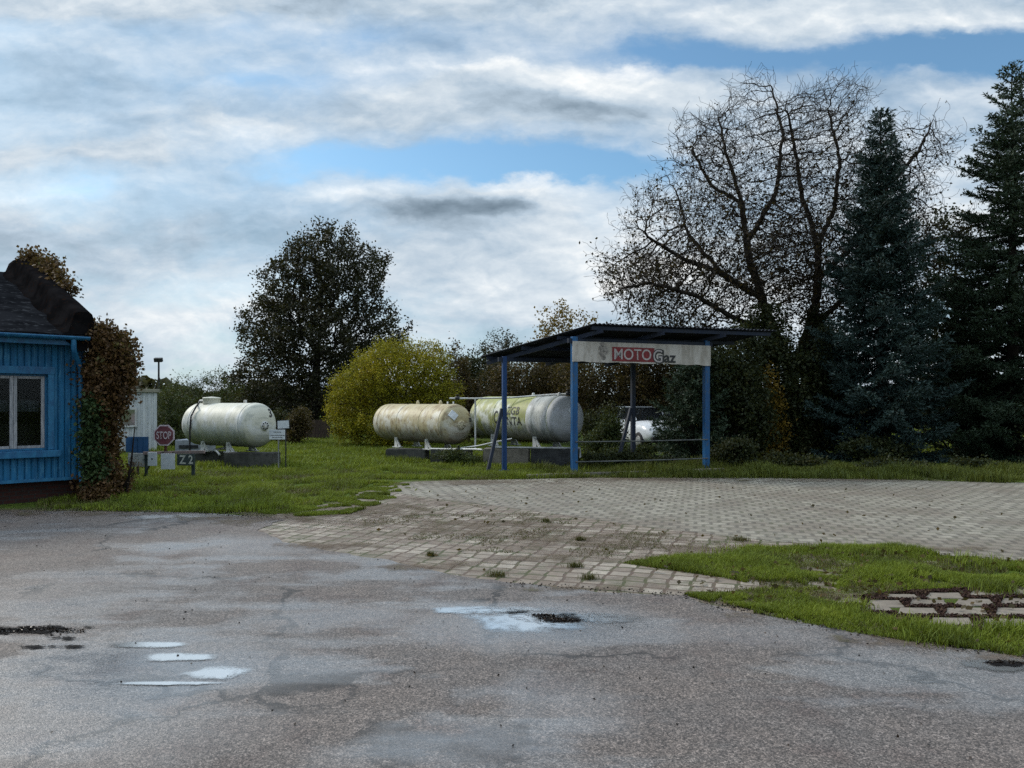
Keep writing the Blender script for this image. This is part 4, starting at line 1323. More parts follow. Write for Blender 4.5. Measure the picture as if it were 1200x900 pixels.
MB().box(cl_(wxc, -0.04, wzc), (ww, 0.02, wh), ROT_C).build('pane', M['car_glass'], wob)
p0 = wp(146, 530, 23.6); p1 = wp(172, 512, 23.6)
mb = MB(); mb.box(((p0.x + p1.x) / 2, 23.7, p1.z / 2 - 0.0), (p1.x - p0.x, 0.06, p1.z), None, 0.006)
for q in (0.25, 0.5, 0.75): mb.box((p0.x + (p1.x - p0.x) * q, 23.665, p1.z / 2), (0.03, 0.02, p1.z - 0.06))
tag(mb.build('leaning_board', M['blue_panel'], None, ((p0.x + p1.x) / 2, 23.7, 0)), 'dark blue board standing in front of the white ribbed cabin', 'board')

lb = Vector(((186 - 600) / F * 34, 34, 0))
lamp = empty('floodlight_mast', lb, 'thin dark floodlight mast rising behind the white cabin', 'lamp post')
tz = EYE + (472 - 424) / F * 34
MB().tube([lb, lb + UP * 1.5, lb + UP * tz], [0.06, 0.05, 0.04], 8).build('mast', M['dark_metal'], lamp)
for sx in (-0.06, 0.12):
    mb = MB(); mb.box(lb + Vector((sx, -0.1, tz + 0.08)), (0.17, 0.16, 0.18), Matrix.Rotation(R(20), 3, 'X'), 0.02)
    mb.build('lamp_head', M['dark_metal'], lamp)

DB = 16.2
def bp(px, py, dd=0.0): return wp(px, py, DB + dd)
barr = empty('boom_barrier', gp(226, 561), 'low faded boom barrier bar on a short post before the numbered tank', 'barrier')
MB().bar(bp(168, 531), bp(240, 529.5), 0.05, 0.06).build('bar', mat_worn('faded_boom_paint', (0.20, 0.16, 0.15), (0.34, 0.25, 0.23), 3, 0.7, 0.1, (4, 1, 1), c3=(0.12, 0.05, 0.05)), barr)
a = bp(226, 562); mb = MB(); mb.box((a.x, DB + 0.02, 0.27), (0.06, 0.05, 0.56)); mb.box((a.x - 0.02, DB + 0.055, 0.42), (0.1, 0.02, 0.26)); mb.build('post', M['plate_green'], barr)
a = bp(170, 562); MB().box((a.x, DB + 0.055, 0.27), (0.05, 0.05, 0.54)).build('post', M['plate_green'], barr)

def octagon(c, r, y, th, rot=R(22.5)):
    mb = MB()
    f0 = [Vector((c.x + r * math.cos(rot + k * math.pi / 4), y, c.z + r * math.sin(rot + k * math.pi / 4))) for k in range(8)]
    f1 = [p + Vector((0, th, 0)) for p in f0]
    mb.add(f0 + f1, [tuple(range(8))[::-1], tuple(range(8, 16))] + [(k, (k + 1) % 8, 8 + (k + 1) % 8, 8 + k) for k in range(8)])
    return mb
sc_ = bp(192.5, 510)
stop = empty('stop_sign', Vector((sc_.x, DB, 0.55)), 'faded octagonal red stop sign standing on the boom barrier', 'sign')
octagon(sc_, 0.235, DB - 0.010, 0.012).build('border', M['stop_letter'], stop)
octagon(sc_, 0.205, DB - 0.016, 0.005).build('plate', M['stop_red'], stop)
me = text_mesh('STOP', lambda u, v: Vector((sc_.x - 0.155 + 0.31 * u, DB - 0.021, sc_.z - 0.08 + 0.16 * v)), 0.01)
link_mesh('lettering', me, M['stop_letter'], stop)
MB().bar(Vector((sc_.x + 0.02, DB + 0.02, 0.50)), Vector((sc_.x + 0.02, DB + 0.02, sc_.z + 0.1)), 0.05, 0.03, (0, 1, 0)).build('post', M['rust'], stop)

def board(name, label, x0, y0, x1, y1, mat, dd=-0.05, tilt=0.0, th=0.02):
    a, b = bp(x0, y1, dd), bp(x1, y0, dd)
    c = (a + b) / 2
    root = empty(name, c - UP * (b.z - a.z) / 2, label, 'board')
    rot = Matrix.Rotation(tilt, 3, 'Y')
    MB().box(c, (b.x - a.x, th, b.z - a.z), rot, 0.006).build('panel', mat, root)
    return root, c, b.x - a.x, b.z - a.z
wbr, c, w_, h_ = board('hanging_board', 'blank white rectangular board hanging under the faded stop sign', 188.6, 531.5, 205, 550, M['white_board'])
for s in (-1, 1): MB().box((c.x + s * w_ * 0.35, DB - 0.045, c.z + h_ / 2 + 0.01), (0.015, 0.012, 0.06)).build('hook', M['dark_metal'], wbr)
z2, c, w_, h_ = board('number_plate', 'dark grey green plate lettered Z 2 beside the blank white board', 207.6, 532, 228, 545.5, M['plate_green'], -0.06)
link_mesh('lettering', text_mesh('Z 2', lambda u, v: Vector((c.x - w_ * 0.36 + w_ * 0.78 * u, DB - 0.0735, c.z - h_ * 0.36 + h_ * 0.76 * v)), 0.02), M['letter_pale'], z2)
rb, c, w_, h_ = board('rounded_board', 'small white upright board on a slanted black stake', 173.3, 530, 184, 546, M['white_board'], -0.07)
MB().bar(bp(167.3, 561, -0.02), bp(178, 540, -0.035), 0.035, 0.02).build('stake', M['dark_metal'], rb)
me_ = MB(); me_.lathe(Vector((c.x, DB - 0.085, c.z + 0.01)), Vector((0, 1, 0)), [(0, 0.0), (0, 0.018), (0.006, 0.018)], 10); me_.build('emblem', M['grey_metal'], rb)
gb, c, w_, h_ = board('grimy_board', 'grimy white board behind the vine stems left of the staked board', 150, 531, 171.5, 547, M['board_weed'], 0.1)
MB().bar(Vector((c.x, DB + 0.13, 0)), Vector((c.x, DB + 0.13, c.z)), 0.04, 0.03, (0, 1, 0)).build('stake', M['dark_metal'], gb)
# weeds in front of the grimy board
bush('weed_clump', 'spindly brown weeds in front of the grimy white board', 'weed', (gp(152, 578)[0], gp(152, 578)[1], 0), (0.26, 0.2, 0.7), 600, 0.03, 0.018, 'leaf_ivy', 8, stems=8)

# pale low box behind the barrier
mb = MB()
p0, p1 = wp(205, 529, 23.5), wp(241, 515.5, 23.5)
pb = empty('low_cabinet', Vector(((p0.x + p1.x) / 2, 23.6, 0)), 'low pale grey cabinet with a dark slot behind the boom barrier', 'cabinet')
mb.box(((p0.x + p1.x) / 2, 23.9, p1.z / 2), (p1.x - p0.x, 0.8, p1.z), None, 0.02); mb.build('body', M['pale_box'], pb)
MB().box(((p0.x + p1.x) / 2 - 0.05, 23.492, p1.z * 0.55), ((p1.x - p0.x) * 0.62, 0.02, 0.1)).build('slot', M['dark_metal'], pb)

# two notices on thin posts beside tank 3
DN = 18.2
def notice(name, label, x0, y0, x1, y1, posts, rim, lines, tilt, dd=0.0):
    a, b = wp(x0, y1, DN + dd), wp(x1, y0, DN + dd)
    c = (a + b) / 2
    w, h = b.x - a.x, b.z - a.z
    root = empty(name, Vector((c.x, DN + dd, 0)), label, 'sign')
    rot = Matrix.Rotation(tilt, 3, 'Y')
    if rim:
        MB().box(c + Vector((0, 0.012, 0)), (w + 0.035, 0.012, h + 0.035), rot).build('border', M['dark_metal'], root)
    MB().box(c, (w, 0.01, h), rot, 0.002).build('panel', M['white_board'], root)
    if lines:
        for (fx, fz, fw) in lines:
            mb = MB()
            # small blurred print rendered as runs of word-sized blocks
            x = c.x + (fx - fw / 2) * w
            while x < c.x + (fx + fw / 2) * w - 0.01:
                l = random.uniform(0.02, 0.05)
                mb.box((x + l / 2, c.y - 0.0065, c.z + fz * h), (l, 0.002, 0.014)); x += l + 0.008
            mb.build('print', M['letter_black'], root)
    for px in posts:
        x = (px - 600) / F * (DN + dd)
        MB().tube([Vector((x, DN + dd + 0.03, -0.05)), Vector((x + 0.0, DN + dd + 0.03, c.z + h * 0.4))], 0.016, 6).build('post', M['grey_metal'] if not rim else M['dark_metal'], root)
notice('notice_board', 'white notice with dark print on a thin grey post before the tank end', 315.5, 503.5, 334, 515, [326], False, [(0, 0.26, 0.45), (0, -0.08, 0.85), (0, -0.3, 0.6)], 0.0)
notice('tilted_notice', 'tilted blank notice with dark border on a thin dark post beside the printed notice', 325.4, 493, 338.6, 502, [334.5], True, None, R(-3), 0.06)

# ------------------------------------------------------------------ gas tanks
def tank(name, label, C, ax, L, r, capd, mat, rings=(), number=None, legs=(0.2, 0.75), legh=0.3, extras=None):
    """C = centre of the near cap ring, ax = unit vector from far to near"""
    ax = Vector(ax).normalized(); C = Vector(C)
    far = C - ax * L
    root = empty(name, (C + far) / 2 - UP * r, label, 'gas tank', 'old gas tanks on concrete blocks')
    prof = []
    nc = 12
    for k in range(nc + 1):
        w = math.pi / 2 * k / nc
        prof.append((-capd * math.cos(w), r * math.sin(w) ** 0.85 if k else 0.0))
    for k in range(1, 13):
        prof.append((L * k / 13, r + 0.0015 * (k % 2)))
    for k in range(nc, -1, -1):
        w = math.pi / 2 * k / nc
        prof.append((L + capd * math.cos(w), r * math.sin(w) ** 0.85 if k else 0.0))
    MB().lathe(far, ax, prof, 56).build('shell', mat, root)
    side = ax.cross(UP).normalized()
    for t in rings:
        MB().lathe(far, ax, [(L * t - 0.018, r - 0.002), (L * t - 0.012, r + 0.008), (L * t + 0.012, r + 0.008), (L * t + 0.018, r - 0.002)], 56).build('weld_seam', mat, root)
    for t in legs:
        for s in (-1, 1):
            p = far + ax * L * t + side * s * r * 0.62
            mb = MB()
            top = p + UP * (-r * 0.62); bot = p - UP * (r + legh)
            mb.bar(bot, top, 0.03, 0.13, ax)
            bb = far + ax * (L * t + 0.22) + side * s * r * 0.62 - UP * (r + legh)
            mb.bar(bb, p - UP * r * 0.85, 0.03, 0.07, ax)
            mb.box(bot + ax * 0.08 + UP * 0.012, (0.34, 0.16, 0.024), Matrix((ax, side, UP)).transposed())
            mb.build('leg', M['white_metal'], root)
    return root, far, ax, side

def flange(root, P, ax, r, th, mat, bolts=8, boltmat=None):
    fl = MB().lathe(P, ax, [(-0.06, r * 0.75), (0, r * 0.75), (0, r), (th, r), (th, 0.0)], 20).build('flange', mat, root)
    side = Vector(ax).cross(UP).normalized(); up = side.cross(Vector(ax))
    for k in range(bolts):
        mb = MB()
        w = 2 * math.pi * k / bolts
        q = P + (side * math.cos(w) + up * math.sin(w)) * r * 0.72
        mb.lathe(q, ax, [(th - 0.002, 0.017), (th + 0.018, 0.017), (th + 0.018, 0.0)], 6)
        mb.build('bolt', boltmat or M['dark_metal'], fl)

def cap_point(C, ax, r, capd, a, b):
    """point on the near dished end at sideways a, up b (fractions of r); right = towards viewer's right"""
    ax = Vector(ax).normalized(); side = ax.cross(UP).normalized() * -1
    rho = min(0.98, math.hypot(a, b))
    w = math.asin(rho ** (1 / 0.85))
    return Vector(C) + ax * capd * math.cos(w) + side * a * r + UP * b * r, side

def on_cap(C, ax, r, capd, a0, a1, b0, b1, lift=0.008):
    ax = Vector(ax).normalized()
    def fn(u, v):
        p, _ = cap_point(C, ax, r, capd, a0 + (a1 - a0) * u, b0 + (b1 - b0) * v)
        return p + ax * lift
    return fn

def diamond(root, C, ax, r, capd, a, b, s, symbol):
    ax = Vector(ax).normalized()
    fn = on_cap(C, ax, r, capd, -1, 1, -1, 1, 0.026)
    P = []
    n = 6
    cor = [(0, 1), (1, 0), (0, -1), (-1, 0)]
    for k in range(4):
        for j in range(n):
            x = cor[k][0] + (cor[(k + 1) % 4][0] - cor[k][0]) * j / n; y = cor[k][1] + (cor[(k + 1) % 4][1] - cor[k][1]) * j / n
            P.append(fn((a + x * s + 1) / 2, (b + y * s + 1) / 2))
    mb = MB()
    cc = fn((a + 1) / 2, (b + 1) / 2)
    m = len(P)
    back = [p - ax * 0.03 for p in P]
    mb.add([cc] + P + back, [(0, 1 + k, 1 + (k + 1) % m) for k in range(m)] + [(1 + k, 1 + m + k, 1 + m + (k + 1) % m, 1 + (k + 1) % m) for k in range(m)])
    o = mb.build('hazard_placard', M['white_board'], root)
    if symbol:
        side = ax.cross(UP).normalized() * -1
        q = cc + ax * 0.012
        f = MB()
        sr = s * r
        f.add([q + side * x * sr + UP * y * sr for x, y in [(-.14, .1), (0, .02), (.14, .1), (.16, .25), (.05, .5), (0, .36), (-.09, .46), (-.18, .27)]], [tuple(range(8))])
        f.add([q + side * x * sr + UP * y * sr for x, y in [(-.24, -.03), (.24, -.03), (.24, .02), (-.24, .02)]], [(0, 1, 2, 3)])
        f.build('flame_symbol', M['letter_black'], o, recalc=False)

# tank 3 (left)
a3 = Vector((0.85, -0.53, 0)).normalized()
C3 = wp(301, 498.3, 19.4); r3, L3, cd3 = 0.56, 2.2, 0.27
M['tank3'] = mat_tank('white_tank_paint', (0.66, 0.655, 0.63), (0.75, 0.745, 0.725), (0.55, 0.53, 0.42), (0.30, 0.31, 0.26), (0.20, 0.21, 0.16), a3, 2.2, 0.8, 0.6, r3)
T3, far3, a3, s3 = tank('gas_tank', 'white gas tank numbered 3 with a valve dome, alone on the left', C3, a3, L3, r3, cd3, M['tank3'], (0.08, 0.97), legs=(0.24, 0.70), legh=0.13)
MB().lathe(far3 + a3 * 0.42 + UP * (r3 - 0.02), UP, [(0, 0.22), (0.13, 0.22), (0.14, 0.235), (0.155, 0.235), (0.17, 0.20), (0.19, 0.0)], 24, (1, 0, 0)).build('valve_dome', M['tank3'], T3)
MB().tube([far3 + a3 * 0.30 + UP * (r3 + 0.07), far3 - a3 * 0.05 + UP * (r3 + 0.06), far3 - a3 * 0.12 + UP * (r3 - 0.02)], 0.03, 8).build('pipe', M['white_metal'], T3)
MB().box(far3 + a3 * L3 * 0.80 + UP * (r3 + 0.03), (0.1, 0.03, 0.1), Matrix((a3, s3, UP)).transposed(), 0.01).build('lifting_lug', M['white_metal'], T3)
p, _ = cap_point(C3, a3, r3, cd3, 0.02, -0.02)
flange(T3, p - a3 * 0.02, a3, 0.115, 0.05, M['white_metal'])
link_mesh('number', text_mesh('3', on_cap(C3, a3, r3, cd3, 0.34, 0.55, 0.36, 0.75), 0.03), M['letter_black'], T3)
v3 = wp(222.5, 473, 19.9)
MB().tube([Vector((v3.x, 19.9, 0.3)), Vector((v3.x, 19.9, 0.9)), Vector((v3.x + 0.03, 19.9, 1.25)), Vector((v3.x + 0.12, 20.0, 1.5)), far3 - a3 * 0.08 + UP * (r3 + 0.03)], 0.022, 8).build('hose', M['rubber'], T3)
MB().tube([far3 + a3 * 0.9 - UP * (r3 + 0.06), far3 + a3 * 0.7 - UP * (r3 + 0.10) - Vector((0, 0.25, 0)), far3 + a3 * 0.95 - UP * (r3 + 0.12) - Vector((0, 0.5, 0)), far3 + a3 * 1.05 - UP * (r3 + 0.2) - Vector((0, 0.5, 0))], 0.03, 8).build('drain_pipe', M['white_metal'], T3)

# tank 2 (middle) and tank 1 (right)
a2 = Vector((0.67, -0.742, 0)).normalized()
C2 = wp(533, 497.2, 20.8); r2, L2, cd2 = 0.545, 3.2, 0.27
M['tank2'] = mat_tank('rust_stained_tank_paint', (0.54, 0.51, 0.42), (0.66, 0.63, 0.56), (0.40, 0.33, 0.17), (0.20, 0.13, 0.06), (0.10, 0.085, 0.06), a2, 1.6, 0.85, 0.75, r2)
T2, far2, a2, s2 = tank('gas_tank', 'rust stained cream gas tank in the middle, with a blank diamond placard', C2, a2, L2, r2, cd2, M['tank2'], (0.05, 0.36, 0.70, 0.985), legs=(0.27, 0.74), legh=0.16)
p, _ = cap_point(C2, a2, r2, cd2, 0.0, -0.02)
flange(T2, p - a2 * 0.02, a2, 0.125, 0.05, M['tank2'], 8, M['tank2'])
diamond(T2, C2, a2, r2, cd2, -0.42, 0.46, 0.26, False)
for t in (0.46, 0.80):
    MB().lathe(far2 + a2 * L2 * t + UP * (r2 - 0.01), UP, [(0, 0.055), (0.05, 0.05), (0.11, 0.022), (0.12, 0)], 10, (1, 0, 0)).build('lifting_lug', M['tank2'], T2)
for t in (0.9, 0.98):
    MB().lathe(far2 + a2 * L2 * t + UP * (r2 - 0.01), UP, [(0, 0.02), (0.08, 0.02), (0.08, 0.0)], 8, (1, 0, 0)).build('valve', M['white_metal'], T2)
p, sd = cap_point(C2, a2, r2, cd2, 0.62, 0.28)
mb = MB()
for dz in (0, -0.06): MB().lathe(p + UP * dz, a2, [(-0.03, 0.022), (0.05, 0.022), (0.05, 0.0)], 8).build('gauge', M['dark_metal'], T2)

a1 = Vector((0.66, -0.75, 0)).normalized()
C1 = wp(662.5, 491, 19.0); r1, L1, cd1 = 0.57, 3.05, 0.26
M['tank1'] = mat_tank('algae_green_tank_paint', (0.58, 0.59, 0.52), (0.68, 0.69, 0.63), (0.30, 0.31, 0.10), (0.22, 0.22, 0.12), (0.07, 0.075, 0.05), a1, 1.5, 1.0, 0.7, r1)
M['tank1_cap'] = mat_tank('grey_lilac_tank_paint', (0.42, 0.43, 0.47), (0.52, 0.53, 0.57), (0.30, 0.31, 0.30), (0.24, 0.24, 0.24), (0.12, 0.12, 0.115), a1, 2.5, 0.6, 0.6, r1)
T1, far1, a1, s1 = tank('gas_tank', 'algae green gas tank with worn black letters, nearest the canopy', C1, a1, L1, r1, cd1, M['tank1'], (0.04, 0.30, 0.52), legs=(0.22, 0.76), legh=0.18)
# repainted grey end and bands of the near section
prof = [(L1 * 0.975, r1 + 0.004)]
for k in range(12, -1, -1):
    w = math.pi / 2 * k / 12
    prof.append((L1 + cd1 * math.cos(w) + 0.004, (r1 * math.sin(w) ** 0.85 + 0.004) if k else 0.0))
MB().lathe(far1, a1, prof, 56).build('end_cap', M['tank1_cap'], T1)
M['tank_band'] = mat_tank('pale_band_paint', (0.50, 0.51, 0.53), (0.60, 0.61, 0.62), (0.36, 0.37, 0.32), (0.16, 0.16, 0.15), (0.10, 0.10, 0.09), a1, 3, 0.7, 0.7, r1)
MB().lathe(far1, a1, [(L1 * 0.72, r1 - 0.002), (L1 * 0.725, r1 + 0.012), (L1 * 0.79, r1 + 0.012), (L1 * 0.80, r1 + 0.004), (L1 * 0.86, r1 + 0.004), (L1 * 0.87, r1 + 0.014), (L1 * 0.96, r1 + 0.014), (L1 * 0.965, r1 - 0.002)], 56).build('reinforcing_band', M['tank_band'], T1)
diamond(T1, C1, a1, r1, cd1, -0.02, 0.36, 0.27, True)
def on_shell(far, ax, side, r, t0, t1, w0, w1):
    def fn(u, v):
        w = w0 + (w1 - w0) * v
        return far + ax * (t0 + (t1 - t0) * u) + (side * math.cos(w) + UP * math.sin(w)) * (r + 0.008)
    return fn
vis = s1 if s1.y < 0 else -s1
link_mesh('lettering', text_mesh('ZGB', on_shell(far1, a1, vis, r1, 1.46, 1.94, R(10), R(31)), 0.01), M['letter_black'], T1)
link_mesh('lettering', text_mesh('NTA', on_shell(far1, a1, vis, r1, 1.50, 2.06, R(-17), R(4)), 0.012), M['letter_black'], T1)
link_mesh('lettering', text_mesh('C', on_shell(far1, a1, vis, r1, 0.98, 1.12, R(-14), R(20)), 0.01), M['letter_black'], T1)
for t in (0.62, 0.93):
    MB().lathe(far1 + a1 * L1 * t + UP * (r1 - 0.01), UP, [(0, 0.045), (0.07, 0.04), (0.1, 0.02), (0.1, 0)], 10, (1, 0, 0)).build('lifting_lug', M['white_metal'], T1)

# pipework over and under the two right tanks
pw = empty('gas_pipework', Vector((wp(557, 527, 20.3).x, 20.3, 0)), 'thin white pipe frame running over and under the two right tanks', 'pipes')
ptop = [wp(527, 466.8, 20.6), wp(557, 467, 20.3), wp(600, 466, 19.8), wp(645, 462.5, 19.3), wp(668, 461.5, 19.0)]
MB().tube(ptop, 0.022, 8).build('top_pipe', M['white_metal'], pw)
MB().tube([wp(557, 467, 20.3), wp(557, 527, 20.3)], 0.024, 8).build('riser', M['white_metal'], pw)
MB().tube([wp(505, 526, 20.6), wp(530, 526.5, 20.2), wp(557, 526.5, 19.6), wp(565, 527, 19.4)], 0.026, 8).build('bottom_pipe', M['white_metal'], pw)
MB().tube([wp(540, 525, 20.4), wp(560, 522.5, 19.8), wp(580, 518, 19.6), wp(600, 514, 19.6)], 0.018, 8).build('bottom_pipe', M['white_metal'], pw)
MB().tube([wp(578, 524.5, 18.7), wp(640, 525, 18.45), wp(680, 525.2, 18.2), wp(680, 536, 18.2)], 0.026, 8).build('bottom_pipe', M['grey_metal'], pw)
for (px, py, d) in ((536, 466.5, 20.5), (666, 461, 19.0), (537, 526.5, 20.0)):
    mb = MB(); q = wp(px, py, d)
    mb.lathe(q - Vector((0.06, 0, 0)), Vector((1, 0, 0)), [(0, 0.0), (0, 0.045), (0.12, 0.045), (0.12, 0.0)], 10)
    mb.lathe(q + UP * 0.03, UP, [(0, 0.014), (0.05, 0.014), (0.05, 0.05), (0.065, 0.05), (0.065, 0)], 10, (1, 0, 0))
    mb.build('valve', M['dark_metal'], pw)

# concrete blocks
def block(label, c, size, yaw, mat):
    mb = MB()
    bm = bmesh.new()
    bmesh.ops.create_cube(bm, size=1.0, matrix=Matrix.Diagonal((*size, 1)))
    bmesh.ops.bevel(bm, geom=list(bm.edges), offset=0.018, segments=2, affect='EDGES')
    bmesh.ops.subdivide_edges(bm, edges=[e for e in bm.edges if e.calc_length() > 0.2], cuts=7, use_grid_fill=True)
    for v in bm.verts:
        v.co += Vector((1, 1, 1)) * 0.008 * mnoise.noise(v.co * 6 + Vector(c))
    rot = Matrix.Rotation(yaw, 3, 'Z')
    bm.verts.index_update()
    mb.add([Vector(c) + rot @ v.co for v in bm.verts], [[v.index for v in f.verts] for f in bm.faces])
    bm.free()
    o = mb.build('concrete_block', mat, None, (c[0], c[1], 0))
    tag(o, label, 'concrete block', 'concrete blocks under the gas tanks')

def block_px(label, x0, x1, ytop, d, depth, yaw, mat, dz=0.04):
    a, b = wp(x0, ytop, d), wp(x1, ytop, d)
    w = (b.x - a.x)
    block(label, ((a.x + b.x) / 2, d + depth / 2, (a.z - dz) / 2), (w, depth, a.z + dz), yaw, mat)
block_px('dark concrete block under the near end of the tank numbered 3', 262, 321, 531, 18.95, 0.55, R(-4), M['concrete'])
block_px('dark concrete block under the far end of the tank numbered 3', 226, 259, 530, 20.0, 0.5, R(-4), M['concrete'])
block_px('dark concrete block under the left end of the rust stained tank', 452.5, 500, 526.5, 21.2, 0.6, R(-6), M['concrete'])
block_px('dark overgrown concrete block under the right end of the rust stained tank', 505, 552, 527, 20.2, 0.5, R(-6), M['concrete'])
block_px('pale concrete block under the left end of the algae green tank', 567, 621, 526, 19.4, 0.6, R(-5), M['concrete_pale'])
block_px('blackened concrete block under the right end of the algae green tank', 623, 680, 526, 18.75, 0.5, R(-5), M['dark_metal'])

# ------------------------------------------------------------------ filling canopy
PA = Vector((1.37, 16.94, 0)); E = Vector((3.19, 1.10, 0)); PC = Vector((-0.18, 18.0, 0))
PB, PD = PA + E, PC + E
e1 = E.normalized(); nf = Vector((e1.y, -e1.x, 0))
sd_ = (PA - PC).normalized()
can = empty('filling_canopy', PA, 'open lean-to canopy with dark corrugated roof on blue steel posts', 'canopy')
FLc = Vector((1.79, 16.65, 3.32)); BLc = Vector((-0.777, 18.41, 2.70)); EW = Vector((4.50, 1.59, 0))
def roof_h(p):
    """roof height over a ground point, in roof coordinates"""
    q = Vector((p.x, p.y, 0)) - Vector((BLc.x, BLc.y, 0))
    g = Vector((FLc.x - BLc.x, FLc.y - BLc.y, 0))
    # solve q = a*g + b*EW
    det = g.x * EW.y - g.y * EW.x
    a = (q.x * EW.y - q.y * EW.x) / det
    return BLc.z + (FLc.z - BLc.z) * a
ROTP = Matrix((e1, -nf, UP)).transposed()
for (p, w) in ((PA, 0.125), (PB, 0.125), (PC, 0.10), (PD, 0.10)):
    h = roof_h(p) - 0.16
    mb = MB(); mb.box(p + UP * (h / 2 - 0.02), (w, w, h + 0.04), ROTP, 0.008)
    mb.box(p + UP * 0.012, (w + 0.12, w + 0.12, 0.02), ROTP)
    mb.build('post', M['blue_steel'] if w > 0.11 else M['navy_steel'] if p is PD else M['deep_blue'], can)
for p, f in ((PC, Vector((-0.56, 17.65, 0))), (PD, Vector((2.52, 18.6, 0)))):
    MB().bar(f, p + UP * 1.46 - e1 * 0.06, 0.07, 0.07, nf).build('brace', M['navy_steel'], can)
# roof sheet
mb = MB()
nw = 46; per = 6
V, V2 = [], []
for i in range(nw * per + 1):
    u = i / (nw * per)
    z = 0.018 * math.sin(2 * math.pi * i / per)
    for q in (FLc, BLc):
        p = q + EW * u + UP * (z + 0.004 * mnoise.noise(Vector((u * 9, q.z, 0))))
        V.append(p); V2.append(p - UP * 0.004)
n = nw * per
mb.add(V, [(2 * i, 2 * i + 2, 2 * i + 3, 2 * i + 1) for i in range(n)], True)
b0 = len(V)
mb.add(V + V2, [(b0 + 2 * i, b0 + 2 * i + 1, b0 + 2 * i + 3, b0 + 2 * i + 2) for i in range(n)] + [(2 * i, b0 + 2 * i, b0 + 2 * i + 2, 2 * i + 2) for i in range(n)] + [(2 * i + 1, 2 * i + 3, b0 + 2 * i + 3, b0 + 2 * i + 1) for i in range(n)], False)
mb.build('roof', M['roof_sheet'], can, recalc=False)
ft = FLc - BLc
for s in (0.05, 0.37, 0.68, 0.96):
    a = BLc + ft * s - UP * 0.065
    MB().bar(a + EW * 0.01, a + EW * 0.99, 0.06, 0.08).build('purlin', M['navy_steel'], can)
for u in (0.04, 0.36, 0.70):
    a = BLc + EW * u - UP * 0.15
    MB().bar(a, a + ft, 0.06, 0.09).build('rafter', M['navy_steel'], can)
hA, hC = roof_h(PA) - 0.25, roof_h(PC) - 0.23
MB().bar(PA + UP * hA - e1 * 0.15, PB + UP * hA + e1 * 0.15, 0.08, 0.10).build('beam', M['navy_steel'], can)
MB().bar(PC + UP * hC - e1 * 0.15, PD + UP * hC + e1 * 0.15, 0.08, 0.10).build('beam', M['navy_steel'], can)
for h in (0.74, 0.30):
    MB().tube([PA + UP * h + nf * 0.07, (PA + PB) / 2 + UP * (h - 0.01) + nf * 0.07, PB + UP * h + nf * 0.07], 0.014, 8).build('rail', M['dull_metal'], can)
mb = MB()
mb.bar(PA - e1 * 1.2 + nf * 0.30 + UP * 0.03, PB + e1 * 0.3 + nf * 0.30 + UP * 0.03, 0.14, 0.1)
o = mb.build('kerb', M['concrete_pale']); o['kind'] = 'structure'

# signboard
SW = E.length + 0.14
s0 = PA - e1 * 0.07 + nf * 0.085
sb = empty('signboard', s0 + e1 * SW / 2 + UP * 2.49, 'long white signboard reading MOTO Gaz hung under the canopy roof', 'sign')
m_, t_ = material('grimy_shaded_signboard_white')
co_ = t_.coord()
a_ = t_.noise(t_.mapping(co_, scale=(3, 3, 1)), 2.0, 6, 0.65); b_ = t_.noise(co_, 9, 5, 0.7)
col_ = t_.mix(t_.sstep(a_, 0.38, 0.66), (0.46, 0.43, 0.39), (0.30, 0.27, 0.23))  # board white greyed to carry the shade under the roof, plus uneven grime
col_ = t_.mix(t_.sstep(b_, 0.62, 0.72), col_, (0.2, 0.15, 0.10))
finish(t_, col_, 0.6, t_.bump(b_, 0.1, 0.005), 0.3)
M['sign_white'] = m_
zt0, zb0 = 2.955, 2.50
mb = MB()
top, bot = [], []
ns = 70
for i in range(ns + 1):
    u = i / ns
    p = s0 + e1 * SW * u
    rag = 0.035 * max(0, mnoise.noise(Vector((u * 11, 3.3, 0))) + 0.15) + 0.012 * mnoise.noise(Vector((u * 40, 1, 0)))
    top.append(p + UP * (zt0 - 0.02 * u)); bot.append(p + UP * (zb0 - 0.035 * u + rag))
bk = -nf * 0.02
V = top + bot + [p + bk for p in top] + [p + bk for p in bot]
k = ns + 1
fs = []
for i in range(ns):
    fs += [(i, i + 1, k + i + 1, k + i), (2 * k + i, 3 * k + i, 3 * k + i + 1, 2 * k + i + 1), (i, 2 * k + i, 2 * k + i + 1, i + 1), (k + i, k + i + 1, 3 * k + i + 1, 3 * k + i)]
fs += [(0, k, 3 * k, 2 * k), (k - 1, 3 * k - 1, 4 * k - 1, 2 * k - 1)]
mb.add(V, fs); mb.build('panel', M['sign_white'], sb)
def sg(u, z, lift): return s0 + e1 * SW * u + UP * (z - 0.02 * u) + nf * lift
MB().quadbox([sg(0.272, 2.535, 0.006), sg(0.575, 2.535, 0.006), sg(0.575, 2.855, 0.006), sg(0.272, 2.855, 0.006)], 0.004).build('red_field', M['red_panel'], sb)
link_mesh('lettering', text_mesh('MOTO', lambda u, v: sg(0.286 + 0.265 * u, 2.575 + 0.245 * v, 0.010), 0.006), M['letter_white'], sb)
link_mesh('letter_outline', text_mesh('G', lambda u, v: sg(0.560 + 0.086 * u, 2.505 + 0.335 * v, 0.010), 0.07), M['letter_black'], sb)
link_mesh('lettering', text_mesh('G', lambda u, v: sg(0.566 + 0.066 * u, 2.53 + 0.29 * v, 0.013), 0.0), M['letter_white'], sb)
link_mesh('lettering', text_mesh('az', lambda u, v: sg(0.646 + 0.088 * u, 2.53 + 0.175 * v, 0.010), 0.025), M['letter_black'], sb)
mb = MB()  # grey blots stand in for the small figure printed on the board
